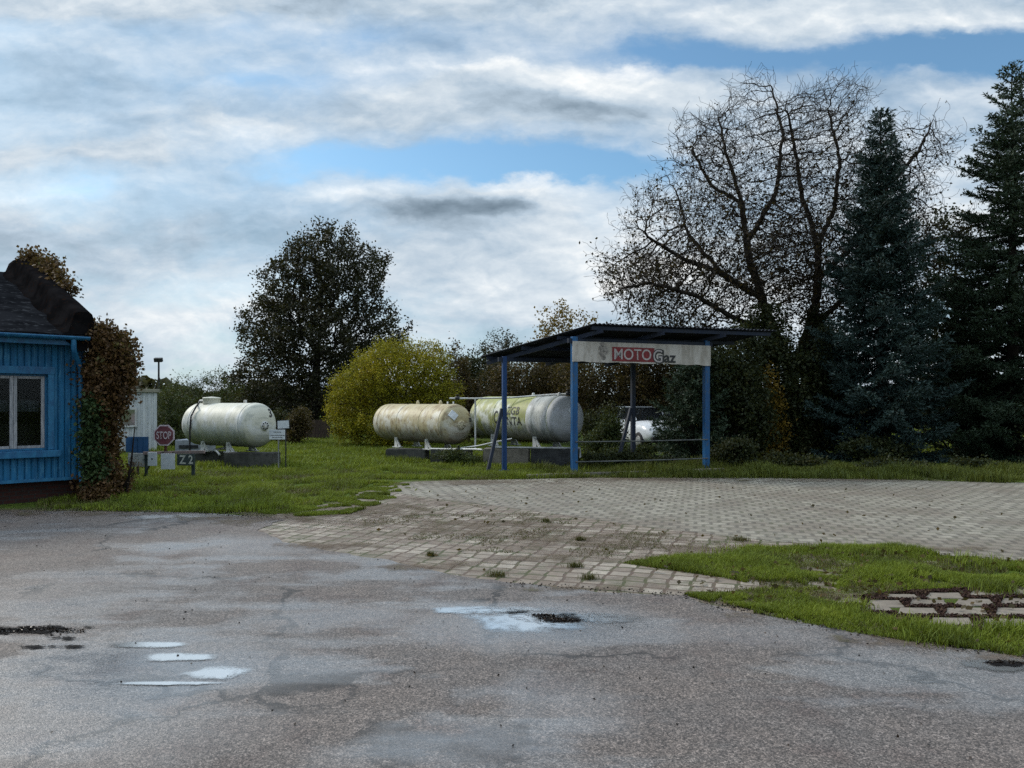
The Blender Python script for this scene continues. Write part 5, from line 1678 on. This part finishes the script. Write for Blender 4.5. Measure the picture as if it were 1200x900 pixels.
for (u, z, w, h) in ((0.205, 2.90, .06, .06), (0.207, 2.80, .10, .10), (0.208, 2.69, .09, .10), (0.212, 2.60, .055, .06), (0.235, 2.74, .035, .05)):
    P = [sg(u + math.cos(q) * w / SW * (1 + .2 * math.sin(3 * q)), z + math.sin(q) * h * .8, 0.0075) for q in [2 * math.pi * i / 14 for i in range(14)]]
    mb.add(P, [tuple(range(14))])
mb.build('stain', mat_worn('figure_smudge_grey', (0.16, 0.145, 0.13), (0.34, 0.31, 0.28), 14, 0.7, 0.1), sb)

# ------------------------------------------------------------------ parked car behind the canopy
def car():
    o = Vector((wp(748, 528, 25.5).x + 0.50, 25.5 + 1.8, 0))
    yaw = R(-73)
    c, s = math.cos(yaw), math.sin(yaw)
    def X(l, w, z): return Vector((o.x + l * c - w * s, o.y + l * s + w * c, z))
    root = empty('parked_car', o, 'white car parked under the branches behind the canopy', 'car')
    W = 0.88
    st = [(-2.05, .45, .95, .80), (-1.98, .34, 1.02, .86), (-1.5, .28, 1.04, .88), (-0.4, .26, 1.02, .88), (0.75, .26, 1.0, .88), (1.45, .28, .93, .87), (1.9, .32, .82, .82), (2.05, .40, .68, .72)]
    mb = MB(); V = []
    for (l, z0, z1, w) in st:
        V += [X(l, -w * .9, z0), X(l, -w, z0 + .12), X(l, -w, z0 + (z1 - z0) * .65), X(l, -w * .9, z1), X(l, 0, z1 + .035), X(l, w * .9, z1), X(l, w, z0 + (z1 - z0) * .65), X(l, w, z0 + .12), X(l, w * .9, z0)]
    n = 9
    fs = [(i * n + k, i * n + (k + 1) % n, (i + 1) * n + (k + 1) % n, (i + 1) * n + k) for i in range(len(st) - 1) for k in range(n)]
    mb.add(V, fs, True); mb.add(V[:n], [tuple(range(n))]); mb.add(V[-n:], [tuple(range(n))[::-1]])
    body = mb.build('body', M['car_white'], root)
    mb = MB()
    A = [X(-1.75, q * .78, 1.02) for q in (-1, 1)] + [X(.98, q * .80, .99) for q in (-1, 1)]
    T = [X(-1.45, q * .60, 1.44) for q in (-1, 1)] + [X(.22, q * .62, 1.44) for q in (-1, 1)]
    V = A + T
    mb.add(V, [(4, 5, 7, 6), ])
    T2 = [p + UP * 0.035 for p in T]
    mb.add(T + T2, [(4, 5, 7, 6), (0, 4, 6, 2), (1, 3, 7, 5), (0, 1, 5, 4), (2, 6, 7, 3)])
    mb.build('roof', M['car_white'], root)
    for (p, q) in ((A[0], T[0]), (A[1], T[1]), (A[2], T[2]), (A[3], T[3])):
        MB().bar(p, q, 0.06, 0.06).build('pillar', M['car_white'], root)
    for w in (-1, 1): MB().bar(X(-.45, w * .80, 1.0), X(-.5, w * .62, 1.44), 0.07, 0.05).build('pillar', M['car_white'], root)
    k = 0.012
    for nm, pts in (('windscreen', (A[2], A[3], T[3], T[2])), ('rear_window', (A[1], A[0], T[0], T[1])), ('side_window', (A[0], A[2], T[2], T[0])), ('side_window', (A[3], A[1], T[1], T[3]))):
        MB().quadbox(pts, k).build(nm, M['car_glass'], root)
    for (l, w) in ((1.32, -1), (1.32, 1), (-1.28, -1), (-1.28, 1)):
        ax = (X(0, w, 0) - X(0, 0, 0)).normalized()
        cw = X(l, w * .70, .31)
        t = MB().lathe(cw, ax, [(0, .18), (0, .29), (.03, .31), (.17, .31), (.2, .29), (.2, .2)], 20).build('wheel', M['rubber'], root)
        MB().lathe(cw, ax, [(.17, .20), (.19, .19), (.16, .06), (.18, 0)], 20).build('rim', M['grey_metal'], t)
    for w in (-1, 1):
        MB().box(X(1.93, w * .60, .70), (.12, .34, .13), Matrix.Rotation(yaw + w * R(18), 3, 'Z'), 0.02).build('headlight', M['lamp_glass'], root)
        MB().box(X(.72, w * .98, 1.02), (.1, .18, .13), Matrix.Rotation(yaw, 3, 'Z'), 0.03).build('mirror', M['dark_metal'], root)
    MB().box(X(2.035, 0, .62), (.06, .9, .13), Matrix.Rotation(yaw, 3, 'Z'), 0.01).build('grille', M['dark_metal'], root)
    MB().box(X(2.03, 0, .38), (.12, 1.5, .2), Matrix.Rotation(yaw, 3, 'Z'), 0.03).build('bumper', M['dark_metal'], root)
car()

# ------------------------------------------------------------------ fence far left of centre
fb = wp(305, 525, 34)
fen = empty('board_fence', Vector(((fb.x + wp(385, 525, 34).x) / 2, 34, 0)), 'low dark brown board fence behind the lawn right of the numbered tank', 'fence')
mb = MB()
x = fb.x
while x < wp(385, 525, 34).x:
    mb.box((x, 34, 0.42), (0.14, 0.025, 0.84 + random.uniform(-.03, .03))); x += 0.15
mb.build('board', M['fence'], fen)
mb = MB()
for z in (0.25, 0.65): mb.bar((fb.x, 34.03, z), (wp(385, 525, 34).x, 34.03, z), 0.04, 0.07)
mb.build('rail', M['fence'], fen)

# ------------------------------------------------------------------ trees
def X_(px, d): return (px - 600) / F * d
def H_(py, d): return EYE + (HZ - py) / F * d

# big dark rounded tree behind the tanks
d = 42
def bz(px, py, rx, ry, dd=0.0, d=42, base=None):
    return (X_(px, d) - base[0], dd, H_(py, d), rx / F * d, min(rx, ry * 1.3) / F * d, ry / F * d)
b0 = (X_(368, d), d, 0)
bb = [bz(384, 296, 44, 36, 0, d, b0), bz(360, 310, 40, 36, .4, d, b0), bz(420, 312, 36, 34, .3, d, b0), bz(345, 335, 48, 40, .6, d, b0), bz(415, 335, 45, 42, -.5, d, b0), bz(320, 385, 45, 45, 0, d, b0), bz(385, 395, 70, 60, 0, d, b0), bz(440, 395, 42, 45, .5, d, b0), bz(325, 450, 58, 45, 0, d, b0), bz(400, 460, 60, 50, 0, d, b0), bz(295, 445, 28, 36, 0, d, b0)]
tree('broadleaf_tree', 'tall rounded dark brown tree rising behind the tanks left of centre', 'tree', b0, [(0, 0, -.1), (.05, 0, 1.2), (.1, 0, 2.6), (.15, .1, 4.2)], bb, 2600, 0.26, 2.2, 0.42, 'leaf_dark', 60000, 0.15, 0.11, 0.17, 0.012, 2.4, 0.32, (0.7, 0.12, 0.3, 2))

# yellow-green willow-like bush tree
d = 28
b0 = (X_(468, d), d, 0)
bb = [bz(468, 438, 60, 40, 0, d, b0), bz(425, 462, 46, 42, .2, d, b0), bz(503, 432, 30, 34, 0, d, b0), bz(513, 468, 32, 42, -.2, d, b0), bz(455, 490, 70, 36, 0, d, b0), bz(408, 485, 28, 36, 0, d, b0)]
tree('golden_shrub_tree', 'bright yellow green bushy tree behind the left end of the rust stained tank', 'tree', b0, [(0, 0, -.1), (.05, 0, .5), (.05, 0, 1.0)], bb, 2200, 0.15, 1.2, 0.22, 'leaf_yellow', 60000, 0.085, 0.042, 0.09, 0.006, 2.4, 0.12, (0.7, 0.08, 0.17, 2), wander=0.35)

# bare walnut with last leaves
d = 24.5
b0 = (X_(928, d), d, 0)
bb = [bz(880, 190, 80, 80, 0, d, b0), bz(960, 180, 75, 75, .3, d, b0), bz(800, 290, 80, 95, 0, d, b0), bz(870, 300, 90, 90, -.3, d, b0), bz(1000, 260, 80, 110, 0, d, b0), bz(760, 340, 55, 55, 0, d, b0), bz(1060, 215, 50, 85, .3, d, b0), bz(945, 310, 80, 80, .3, d, b0), bz(1075, 300, 45, 90, 0, d, b0), bz(830, 190, 42, 60, 0, d, b0), bz(820, 375, 75, 30, 0, d, b0)]
def wl_(pts):
    return [(X_(px, d) + 0 * dy, d + dy, H_(py, d)) for (px, py, dy) in pts]
WL_ = [wl_([(927, 445, 0), (912, 405, -.1), (890, 352, -.3), (872, 300, -.4), (866, 240, -.3), (850, 185, -.2), (842, 140, 0)]),
       wl_([(927, 445, 0), (946, 395, .1), (962, 345, .3), (966, 285, .5), (948, 225, .6), (938, 165, .5), (925, 118, .3)]),
       wl_([(890, 352, -.3), (846, 318, .2), (812, 270, .6), (798, 215, .8)]),
       wl_([(908, 398, -.1), (860, 378, -.6), (808, 352, -1.0), (752, 338, -1.2), (722, 345, -1.3)]),
       wl_([(964, 330, .3), (1000, 285, -.2), (1032, 225, -.4), (1072, 180, -.3), (1094, 140, 0)]),
       wl_([(950, 385, .1), (1005, 345, .8), (1050, 300, 1.2), (1085, 262, 1.3)]),
       wl_([(870, 290, -.4), (898, 235, -.9), (905, 170, -1.0), (893, 115, -.9)]),
       wl_([(966, 285, .5), (992, 235, .9), (1000, 175, 1.0), (985, 120, .9)]),
       wl_([(866, 240, -.3), (835, 215, .2), (815, 170, .5)]),
       wl_([(846, 318, .2), (795, 305, -.4), (755, 282, -.6)])]
def wal_pick(q):
    r = RNG.random(len(q))
    return (r < np.clip(1.15 - q[:, 2] / 9.5, 0.02, 1) ** 1.3)
tree('walnut_tree', 'large nearly bare spreading tree with forked trunk and a few brown leaves', 'tree', b0,
     [(0, 0, -.1), (-.05, 0, 1.0), (0, .05, 2.0), (.05, 0, 2.5)], bb, 12000, 0.16, 1.4, 0.235, 'leaf_walnut', 15000, 0.11, 0.075, 0.10, 0.0055, 2.55, 0.30, (0.95, 0.10, 0.21, 3), wander=0.22, extra=0.45, limbs=WL_, clusters=95, lift=0.10, leaf_pick=wal_pick, crown='leaves', shell=0.1, iters=220)

# spruces on the right
spruce('blue_spruce', 'dark green black spruce in front of the bare tree, nearly touching the ground', (X_(1033, 21.5), 21.5, 0), H_(128, 21.5), 2.15, 'needle_blue', 0.22, 1)
spruce('tall_spruce', 'tallest dark green spruce at the right edge, open crown with upswept tips', (X_(1187, 22), 22, 0), H_(78, 22), 3.1, 'needle_green', 0.27, 2, 0.7, 0.3, 1.0, thin_top=0.30)
spruce('young_spruce', 'small very dark spruce under the right end of the canopy roof', (X_(812, 21.2), 21.2, 0), 3.6, 1.35, 'needle_green', 0.24, 3, 1.1, 0.15)
spruce('edge_spruce', 'dark spruce standing beyond the tallest spruce', (X_(1300, 24), 24, 0), 9.5, 2.2, 'needle_green', 0.3, 4)

# thin leafy tree between the two spruces
d = 25.5
b0 = (X_(1120, d), d, 0)
bb = [bz(1115, 300, 40, 60, 0, d, b0), bz(1100, 380, 50, 60, 0, d, b0), bz(1140, 400, 45, 60, 0, d, b0), bz(1120, 460, 60, 45, 0, d, b0)]
tree('scrub_tree', 'thin leafy scrub tree filling the gap between the two tall spruces', 'tree', b0, [(0, 0, -.1), (.03, 0, 1), (0, 0, 2.2)], bb, 1100, 0.2, 1.4, 0.34, 'leaf_under', 14000, 0.11, 0.075, 0.14, 0.007, 2.3, 0.12, (0.8, 0.1, 0.25, 2))

# background autumn trees between tanks and canopy
bgt = [
    ('slim_birch', 'thin sparse dark leaved tree top showing left of the canopy roof', 592, 34, [(592, 410, 22, 18), (590, 440, 26, 26), (590, 480, 30, 40)], 'leaf_dark', 5200, .10, .07, .10),
    ('yellow_birch', 'golden yellow tree top showing above the left slope of the canopy roof', 655, 33, [(650, 378, 20, 14), (662, 368, 12, 12), (655, 405, 30, 20), (655, 450, 34, 40), (690, 380, 12, 12)], 'leaf_gold', 7500, .12, .085, .12),
    ('dark_conifer_like_tree', 'dense dark green round tree left of the canopy beyond the tanks', 562, 36, [(562, 435, 26, 20), (565, 470, 36, 40)], 'leaf_under', 15000, .13, .09, .16),
    ('brown_thicket_tree', 'rusty brown thicket tree behind the algae green tank', 625, 31, [(600, 455, 36, 30), (640, 445, 36, 32), (620, 490, 55, 32)], 'leaf_brown', 20000, .11, .075, .14),
    ('brown_thicket_tree', 'rusty brown thicket tree seen through the open canopy left of its middle post', 700, 29, [(690, 450, 40, 34), (725, 445, 34, 36), (705, 485, 55, 28)], 'leaf_brown', 17000, .10, .07, .13),
    ('olive_thicket_tree', 'olive brown thicket tree seen through the open canopy right of its middle post', 770, 28, [(755, 440, 36, 36), (795, 435, 34, 36), (775, 465, 50, 22)], 'leaf_brown', 15000, .10, .07, .13),
    ('rust_thicket_tree', 'small orange brown tree at the right edge of the golden green bush', 540, 30, [(533, 440, 18, 30), (545, 480, 26, 36)], 'leaf_brown', 9000, .10, .065, .11),
    ('feathery_tree', 'feathery green tree behind the left end of the tank numbered 3', 235, 32, [(230, 460, 30, 20), (215, 480, 30, 30), (255, 475, 24, 36), (235, 505, 44, 24)], 'leaf_green', 15000, .11, .04, .12),
    ('olive_bush_tree', 'olive bush tree directly behind the stop sign', 200, 28.5, [(200, 475, 16, 18), (198, 500, 22, 26)], 'leaf_green', 7000, .09, .05, .10),
]
for (nm, lab, px, d, bl_, lm, nl, ll, lw, sp) in bgt:
    b0 = (X_(px, d), d, 0)
    bb = [bz(x, y, rx, ry, 0, d, b0) for (x, y, rx, ry) in bl_]
    tree(nm, lab, 'tree', b0, [(0, 0, -.1), (.02, 0, .5), (.02, .02, .9)], bb, 600, 0.2, 1.5, 0.34, lm, nl, ll, lw, sp, 0.006, 2.3, 0.10, (0.9, 0.1, 0.3, 3), group='scrub trees behind the gas tanks')

# shrubs
BU = [
    ('round_shrub', 'brown rounded shrub beside the two thin notice posts', (348, 30), (0.65, .6, 1.5), 5200, .08, .055, 'leaf_brown'),
    ('round_shrub', 'dark shrub behind the numbered tank near the board fence', (322, 31), (0.6, .6, 1.3), 4200, .08, .055, 'leaf_under'),
    ('clipped_shrub', 'olive clipped shrub beside the right end of the algae green tank', (705, 23), (0.62, .6, 1.35), 7000, .07, .05, 'leaf_green'),
    ('dark_thicket', 'tall dark thicket around the right rear of the canopy', (858, 21.5), (1.1, .9, 4.3), 24000, .10, .07, 'leaf_under'),
    ('dark_thicket', 'dark thicket at the foot of the bare tree trunk', (915, 22.6), (1.35, .8, 4.4), 22000, .10, .07, 'leaf_under'),
    ('yellow_shrub', 'tall yellowing shrub under the bare tree right of the canopy roof end', (898, 22.2), (0.62, .5, 3.0), 3800, .09, .065, 'leaf_gold'),
    ('golden_thicket', 'yellow green thicket behind the upper right corner of the canopy', (852, 23.5), (1.0, .6, 3.4), 7000, .10, .07, 'leaf_yellow'),
    ('dark_thicket', 'tall dark thicket directly right of the bare tree trunk', (962, 24.0), (0.9, .7, 4.6), 17000, .10, .07, 'leaf_under'),
    ('dark_thicket', 'dark thicket under the tallest spruce', (1125, 23.8), (1.4, .8, 4.2), 24000, .09, .065, 'leaf_under'),
    ('dark_thicket', 'dark thicket beneath the blue spruce', (1030, 20.2), (1.2, .5, 0.7), 7000, .085, .06, 'leaf_under'),
    ('dark_thicket', 'leafy thicket between the bare tree and the blue spruce', (985, 22.6), (0.75, .7, 4.2), 15000, .09, .065, 'leaf_under'),
    ('bramble', 'low bramble right of the right blue canopy post', (862, 18.6), (0.75, .35, 0.75), 4600, .075, .05, 'leaf_under'),
    ('bramble', 'low bramble along the paving edge below the bare tree', (925, 18.9), (0.9, .3, 0.5), 3600, .07, .05, 'leaf_under'),
    ('bramble', 'low bramble at the paving edge in front of the blue spruce', (1050, 18.2), (1.0, .3, 0.28), 2400, .07, .05, 'leaf_under'),
    ('bramble', 'low bramble at the paving edge near the right picture border', (1160, 17.8), (0.9, .3, 0.26), 2000, .07, .05, 'leaf_under'),
    ('bramble', 'weedy growth inside the canopy behind its lower rail', (735, 18.6), (1.1, .4, 0.42), 4200, .06, .045, 'leaf_under'),
    ('bramble', 'bright green weeds behind the canopy in front of the car', (735, 21.8), (1.2, .5, 0.38), 5200, .06, .045, 'leaf_green'),
    ('bramble', 'weeds between the rust stained tank and the pale concrete block', (535, 19.6), (0.7, .35, 0.42), 4600, .05, .035, 'leaf_green'),
    ('bramble', 'dark weeds around the blackened block by the left canopy post', (690, 18.4), (0.5, .35, 0.35), 2600, .055, .04, 'leaf_under'),
    ('leafy_hedge', 'leafy hedge screening the car at its left side', (704, 24.0), (0.85, .4, 1.5), 9500, .075, .05, 'leaf_under'),
    ('hanging_branches', 'dark leafy branches hanging before the right half of the car', (806, 23.4), (0.66, .4, 1.9), 6000, .075, .05, 'leaf_under'),
    ('vine_foot_weeds', 'dark weeds at the foot of the climbing vine', (118, 12.5), (0.30, .25, 0.26), 1500, .05, .035, 'leaf_ivy'),
    ('tall_thicket', 'dark thicket beyond the right picture border', (1260, 19.5), (1.4, .8, 2.6), 9000, .10, .07, 'leaf_under'),
]
for (nm, lab, (px, d), dims, nl, ll, lw, lm) in BU:
    bush(nm, lab, 'shrub', (X_(px, d), d, 0), dims, nl, ll, lw, lm, lobes=14 if dims[2] > 1 else 9, group='shrubs and brambles at the yard edge')

# far wood that closes the horizon
c = []
for k in range(150):
    ang = R(-78 + 156 * k / 149)
    dist = 95 + RNG.uniform(-14, 14)
    h = 3.6 + 1.4 * mnoise.noise(Vector((k * 0.25, 2, 0)))
    cen = np.array([math.sin(ang) * dist, math.cos(ang) * dist, h * 0.45])
    c.append(cen + rand_dirs(420) * (RNG.uniform(0.3, 1, 420) ** 0.6)[:, None] * np.array([2.6, 2.2, h * 0.55]))
c = np.vstack(c); c[:, 2] = np.maximum(c[:, 2], 0.1)
tag(link_mesh('far_wood', leaf_mesh('far_wood', c, 0.85, 0.6), M['far_wood']), kind='stuff')

# ------------------------------------------------------------------ sky
SUN_EL, SUN_AZ = R(34), R(-62)     # azimuth clockwise from +Y (the view direction)
world = bpy.data.worlds.new('World')
SC.world = world
world.use_nodes = True
t = NT(world.node_tree)
dirv = t.n('ShaderNodeTexCoord').outputs['Generated']
sep = t.n('ShaderNodeSeparateXYZ', {0: dirv})
x, y, z = sep.outputs
sky = t.n('ShaderNodeTexSky', sky_type='NISHITA')
sky.sun_disc = False
sky.sun_elevation = SUN_EL
sky.sun_rotation = SUN_AZ
sky.altitude = 100; sky.air_density = 1.0; sky.dust_density = 1.2; sky.ozone_density = 2.2
# cloud deck seen in perspective
zz = t.math('ADD', t.math('MAXIMUM', z, 0.0), 0.10)
pc = t.n('ShaderNodeCombineXYZ', {0: t.math('DIVIDE', x, zz), 1: t.math('DIVIDE', y, zz), 2: 0.0}).outputs[0]
yy = t.math('MAXIMUM', y, 0.04)
u = t.math('DIVIDE', x, yy); v = t.math('DIVIDE', z, yy)
uv0 = t.n('ShaderNodeCombineXYZ', {0: u, 1: v, 2: 0.0}).outputs[0]
wn = t.noise(t.mapping(uv0, scale=(1, 1.8, 1)), 6.0, 6, 0.6, col=True)
wv = t.vmath('SUBTRACT', wn, (0.5, 0.5, 0.5))
uv = t.vmath('ADD', uv0, t.vmath('MULTIPLY', wv, (0.22, 0.085, 0)))
uvs = t.vmath('ADD', uv0, t.vmath('MULTIPLY', wv, (0.07, 0.035, 0)))
def blob(px, py, sx, sy, amp):
    k = t.vmath('MULTIPLY', t.vmath('SUBTRACT', uv, ((px - 600) / F, (HZ - py) / F, 0)), (F / sx, F / sy, 0))
    return t.math('MULTIPLY', t.math('EXPONENT', t.math('MULTIPLY', t.vmath('DOT_PRODUCT', k, k), -1.0)), amp)
def total(lst):
    s = None
    for b in lst:
        q = blob(*b)
        s = q if s is None else t.math('ADD', s, q)
    return s
cover_b = total([(480, 184, 270, 24, -0.38), (850, 64, 230, 20, -0.36), (1130, 58, 120, 28, -0.40), (690, 196, 120, 14, -0.28), (960, 105, 110, 40, -0.14), (330, 95, 160, 26, -0.20), (100, 40, 220, 34, -0.10), (430, 40, 240, 20, -0.10), (60, 230, 180, 22, -0.12), (330, 350, 160, 30, -0.10),
                 (640, 112, 220, 30, 0.3), (560, 235, 80, 24, 0.3), (150, 180, 150, 20, 0.2), (640, 320, 400, 60, 0.14), (1080, 15, 180, 20, 0.35), (200, 5, 300, 16, 0.2)])
fb1 = t.noise(pc, 0.80, 8, 0.55, 0.3)
fb2 = t.noise(t.mapping(uvs, scale=(1, 2.1, 1)), 3.3, 9, 0.54, 0.1)
fb2s = t.noise(t.mapping(t.vmath('ADD', uvs, (0.010, 0.026, 0)), scale=(1, 2.1, 1)), 3.3, 9, 0.54, 0.1)
fb3 = t.noise(t.mapping(uvs, scale=(1, 2.0, 1)), 13.0, 8, 0.62, 0.1)
fb3s = t.noise(t.mapping(t.vmath('ADD', uvs, (0.003, 0.008, 0)), scale=(1, 2.0, 1)), 13.0, 8, 0.62, 0.1)
dens = t.math('ADD', t.math('ADD', t.math('MULTIPLY', fb1, 0.32), t.math('MULTIPLY', fb2, 0.52)), t.math('MULTIPLY', fb3, 0.16))
dens = t.math('ADD', dens, cover_b)
cover = t.math('ADD', t.math('MULTIPLY', t.sstep(dens, 0.18, 0.46), 0.78), t.math('MULTIPLY', t.sstep(dens, 0.44, 0.58), 0.22))
relief = t.math('ADD', t.math('MULTIPLY', t.math('SUBTRACT', fb2, fb2s), 1.9), t.math('MULTIPLY', t.math('SUBTRACT', fb3, fb3s), 0.6))
bright_b = total([(600, 80, 190, 11, 0.26), (720, 96, 110, 12, 0.2), (380, 222, 70, 10, 0.26), (170, 176, 130, 12, 0.18), (640, 335, 180, 36, 0.14), (770, 300, 120, 60, 0.2), (1080, 18, 160, 18, 0.24), (1130, 150, 80, 40, 0.2), (230, 390, 60, 26, 0.24), (470, 215, 60, 12, 0.16), (900, 200, 200, 80, 0.2), (620, 216, 80, 13, 0.34), (240, 158, 100, 14, 0.20), (560, 330, 50, 14, 0.16), (450, 260, 60, 12, 0.10),
                  (660, 130, 150, 20, -0.26), (540, 236, 80, 24, -0.52), (590, 228, 60, 18, -0.25), (600, 180, 120, 12, -0.14), (190, 275, 230, 45, -0.20), (100, 110, 240, 30, -0.12), (310, 120, 130, 16, -0.06), (430, 300, 120, 20, -0.06)])
lum = t.math('ADD', t.math('ADD', t.math('ADD', 0.70, relief), bright_b), t.math('MULTIPLY', t.math('SUBTRACT', fb1, 0.5), 0.35))
cloud = t.ramp(t.mapr(lum, 0.0, 1.2, 0.0, 1.0), [(0.0, (0.13, 0.18, 0.23)), (0.25, (0.23, 0.30, 0.37)), (0.5, (0.39, 0.48, 0.57)), (0.75, (0.60, 0.66, 0.71)), (1.0, (0.90, 0.90, 0.88))])
STR = 0.11
cl = t.vmath('MULTIPLY', cloud, (1.0 / STR, 1.0 / STR, 1.0 / STR))
skc = t.vmath('MULTIPLY', sky.outputs[0], (0.90, 1.16, 1.18))
mixed = t.mix(cover, skc, cl)
# an overcast dome is brightest overhead
bo = t.math('ADD', 1.0, t.math('MULTIPLY', t.sstep(z, 0.48, 0.9), 1.5))
fin = t.n('ShaderNodeVectorMath', {0: mixed, 'Scale': bo}, operation='SCALE').outputs[0]
bg = t.n('ShaderNodeBackground', {'Color': fin, 'Strength': STR})
wo = t.n('ShaderNodeOutputWorld')
t.t.links.new(bg.outputs[0], wo.inputs[0])

sun = bpy.data.lights.new('sun', 'SUN')
sun.energy = 2.0
sun.angle = R(12)
sun.color = (1.0, 0.94, 0.84)
so = bpy.data.objects.new('sun', sun)
COL.objects.link(so)
sdir = Vector((math.sin(SUN_AZ) * math.cos(SUN_EL), math.cos(SUN_AZ) * math.cos(SUN_EL), math.sin(SUN_EL)))
so.rotation_euler = sdir.to_track_quat('Z', 'Y').to_euler()
so.location = sdir * 60

# ------------------------------------------------------------------ camera and output
cam = bpy.data.cameras.new('camera')
cam.sensor_width = 36
cam.lens = 36 * F / 1200
cam.shift_y = (HZ - 450) / 1200
cam.clip_end = 3000
cam.clip_start = 0.05
co = bpy.data.objects.new('camera', cam)
co.location = (0, 0, EYE)
co.rotation_euler = (R(90), 0, 0)
COL.objects.link(co)
SC.camera = co
vs = SC.view_settings
vs.view_transform = 'Standard'
vs.look = 'None'
vs.exposure = 0.3
vs.gamma = 1.0
vs.use_curve_mapping = False
SC.render.engine = 'CYCLES'
cy = SC.cycles
cy.max_bounces = 6
cy.diffuse_bounces = 3
cy.glossy_bounces = 3
cy.transmission_bounces = 4
cy.transparent_max_bounces = 8
cy.use_adaptive_sampling = True
cy.adaptive_threshold = 0.01
cy.use_denoising = False
try:
    cy.denoiser = 'OPENIMAGEDENOISE'
except Exception:
    pass
cy.caustics_reflective = False
cy.caustics_refractive = False
cy.sample_clamp_indirect = 6
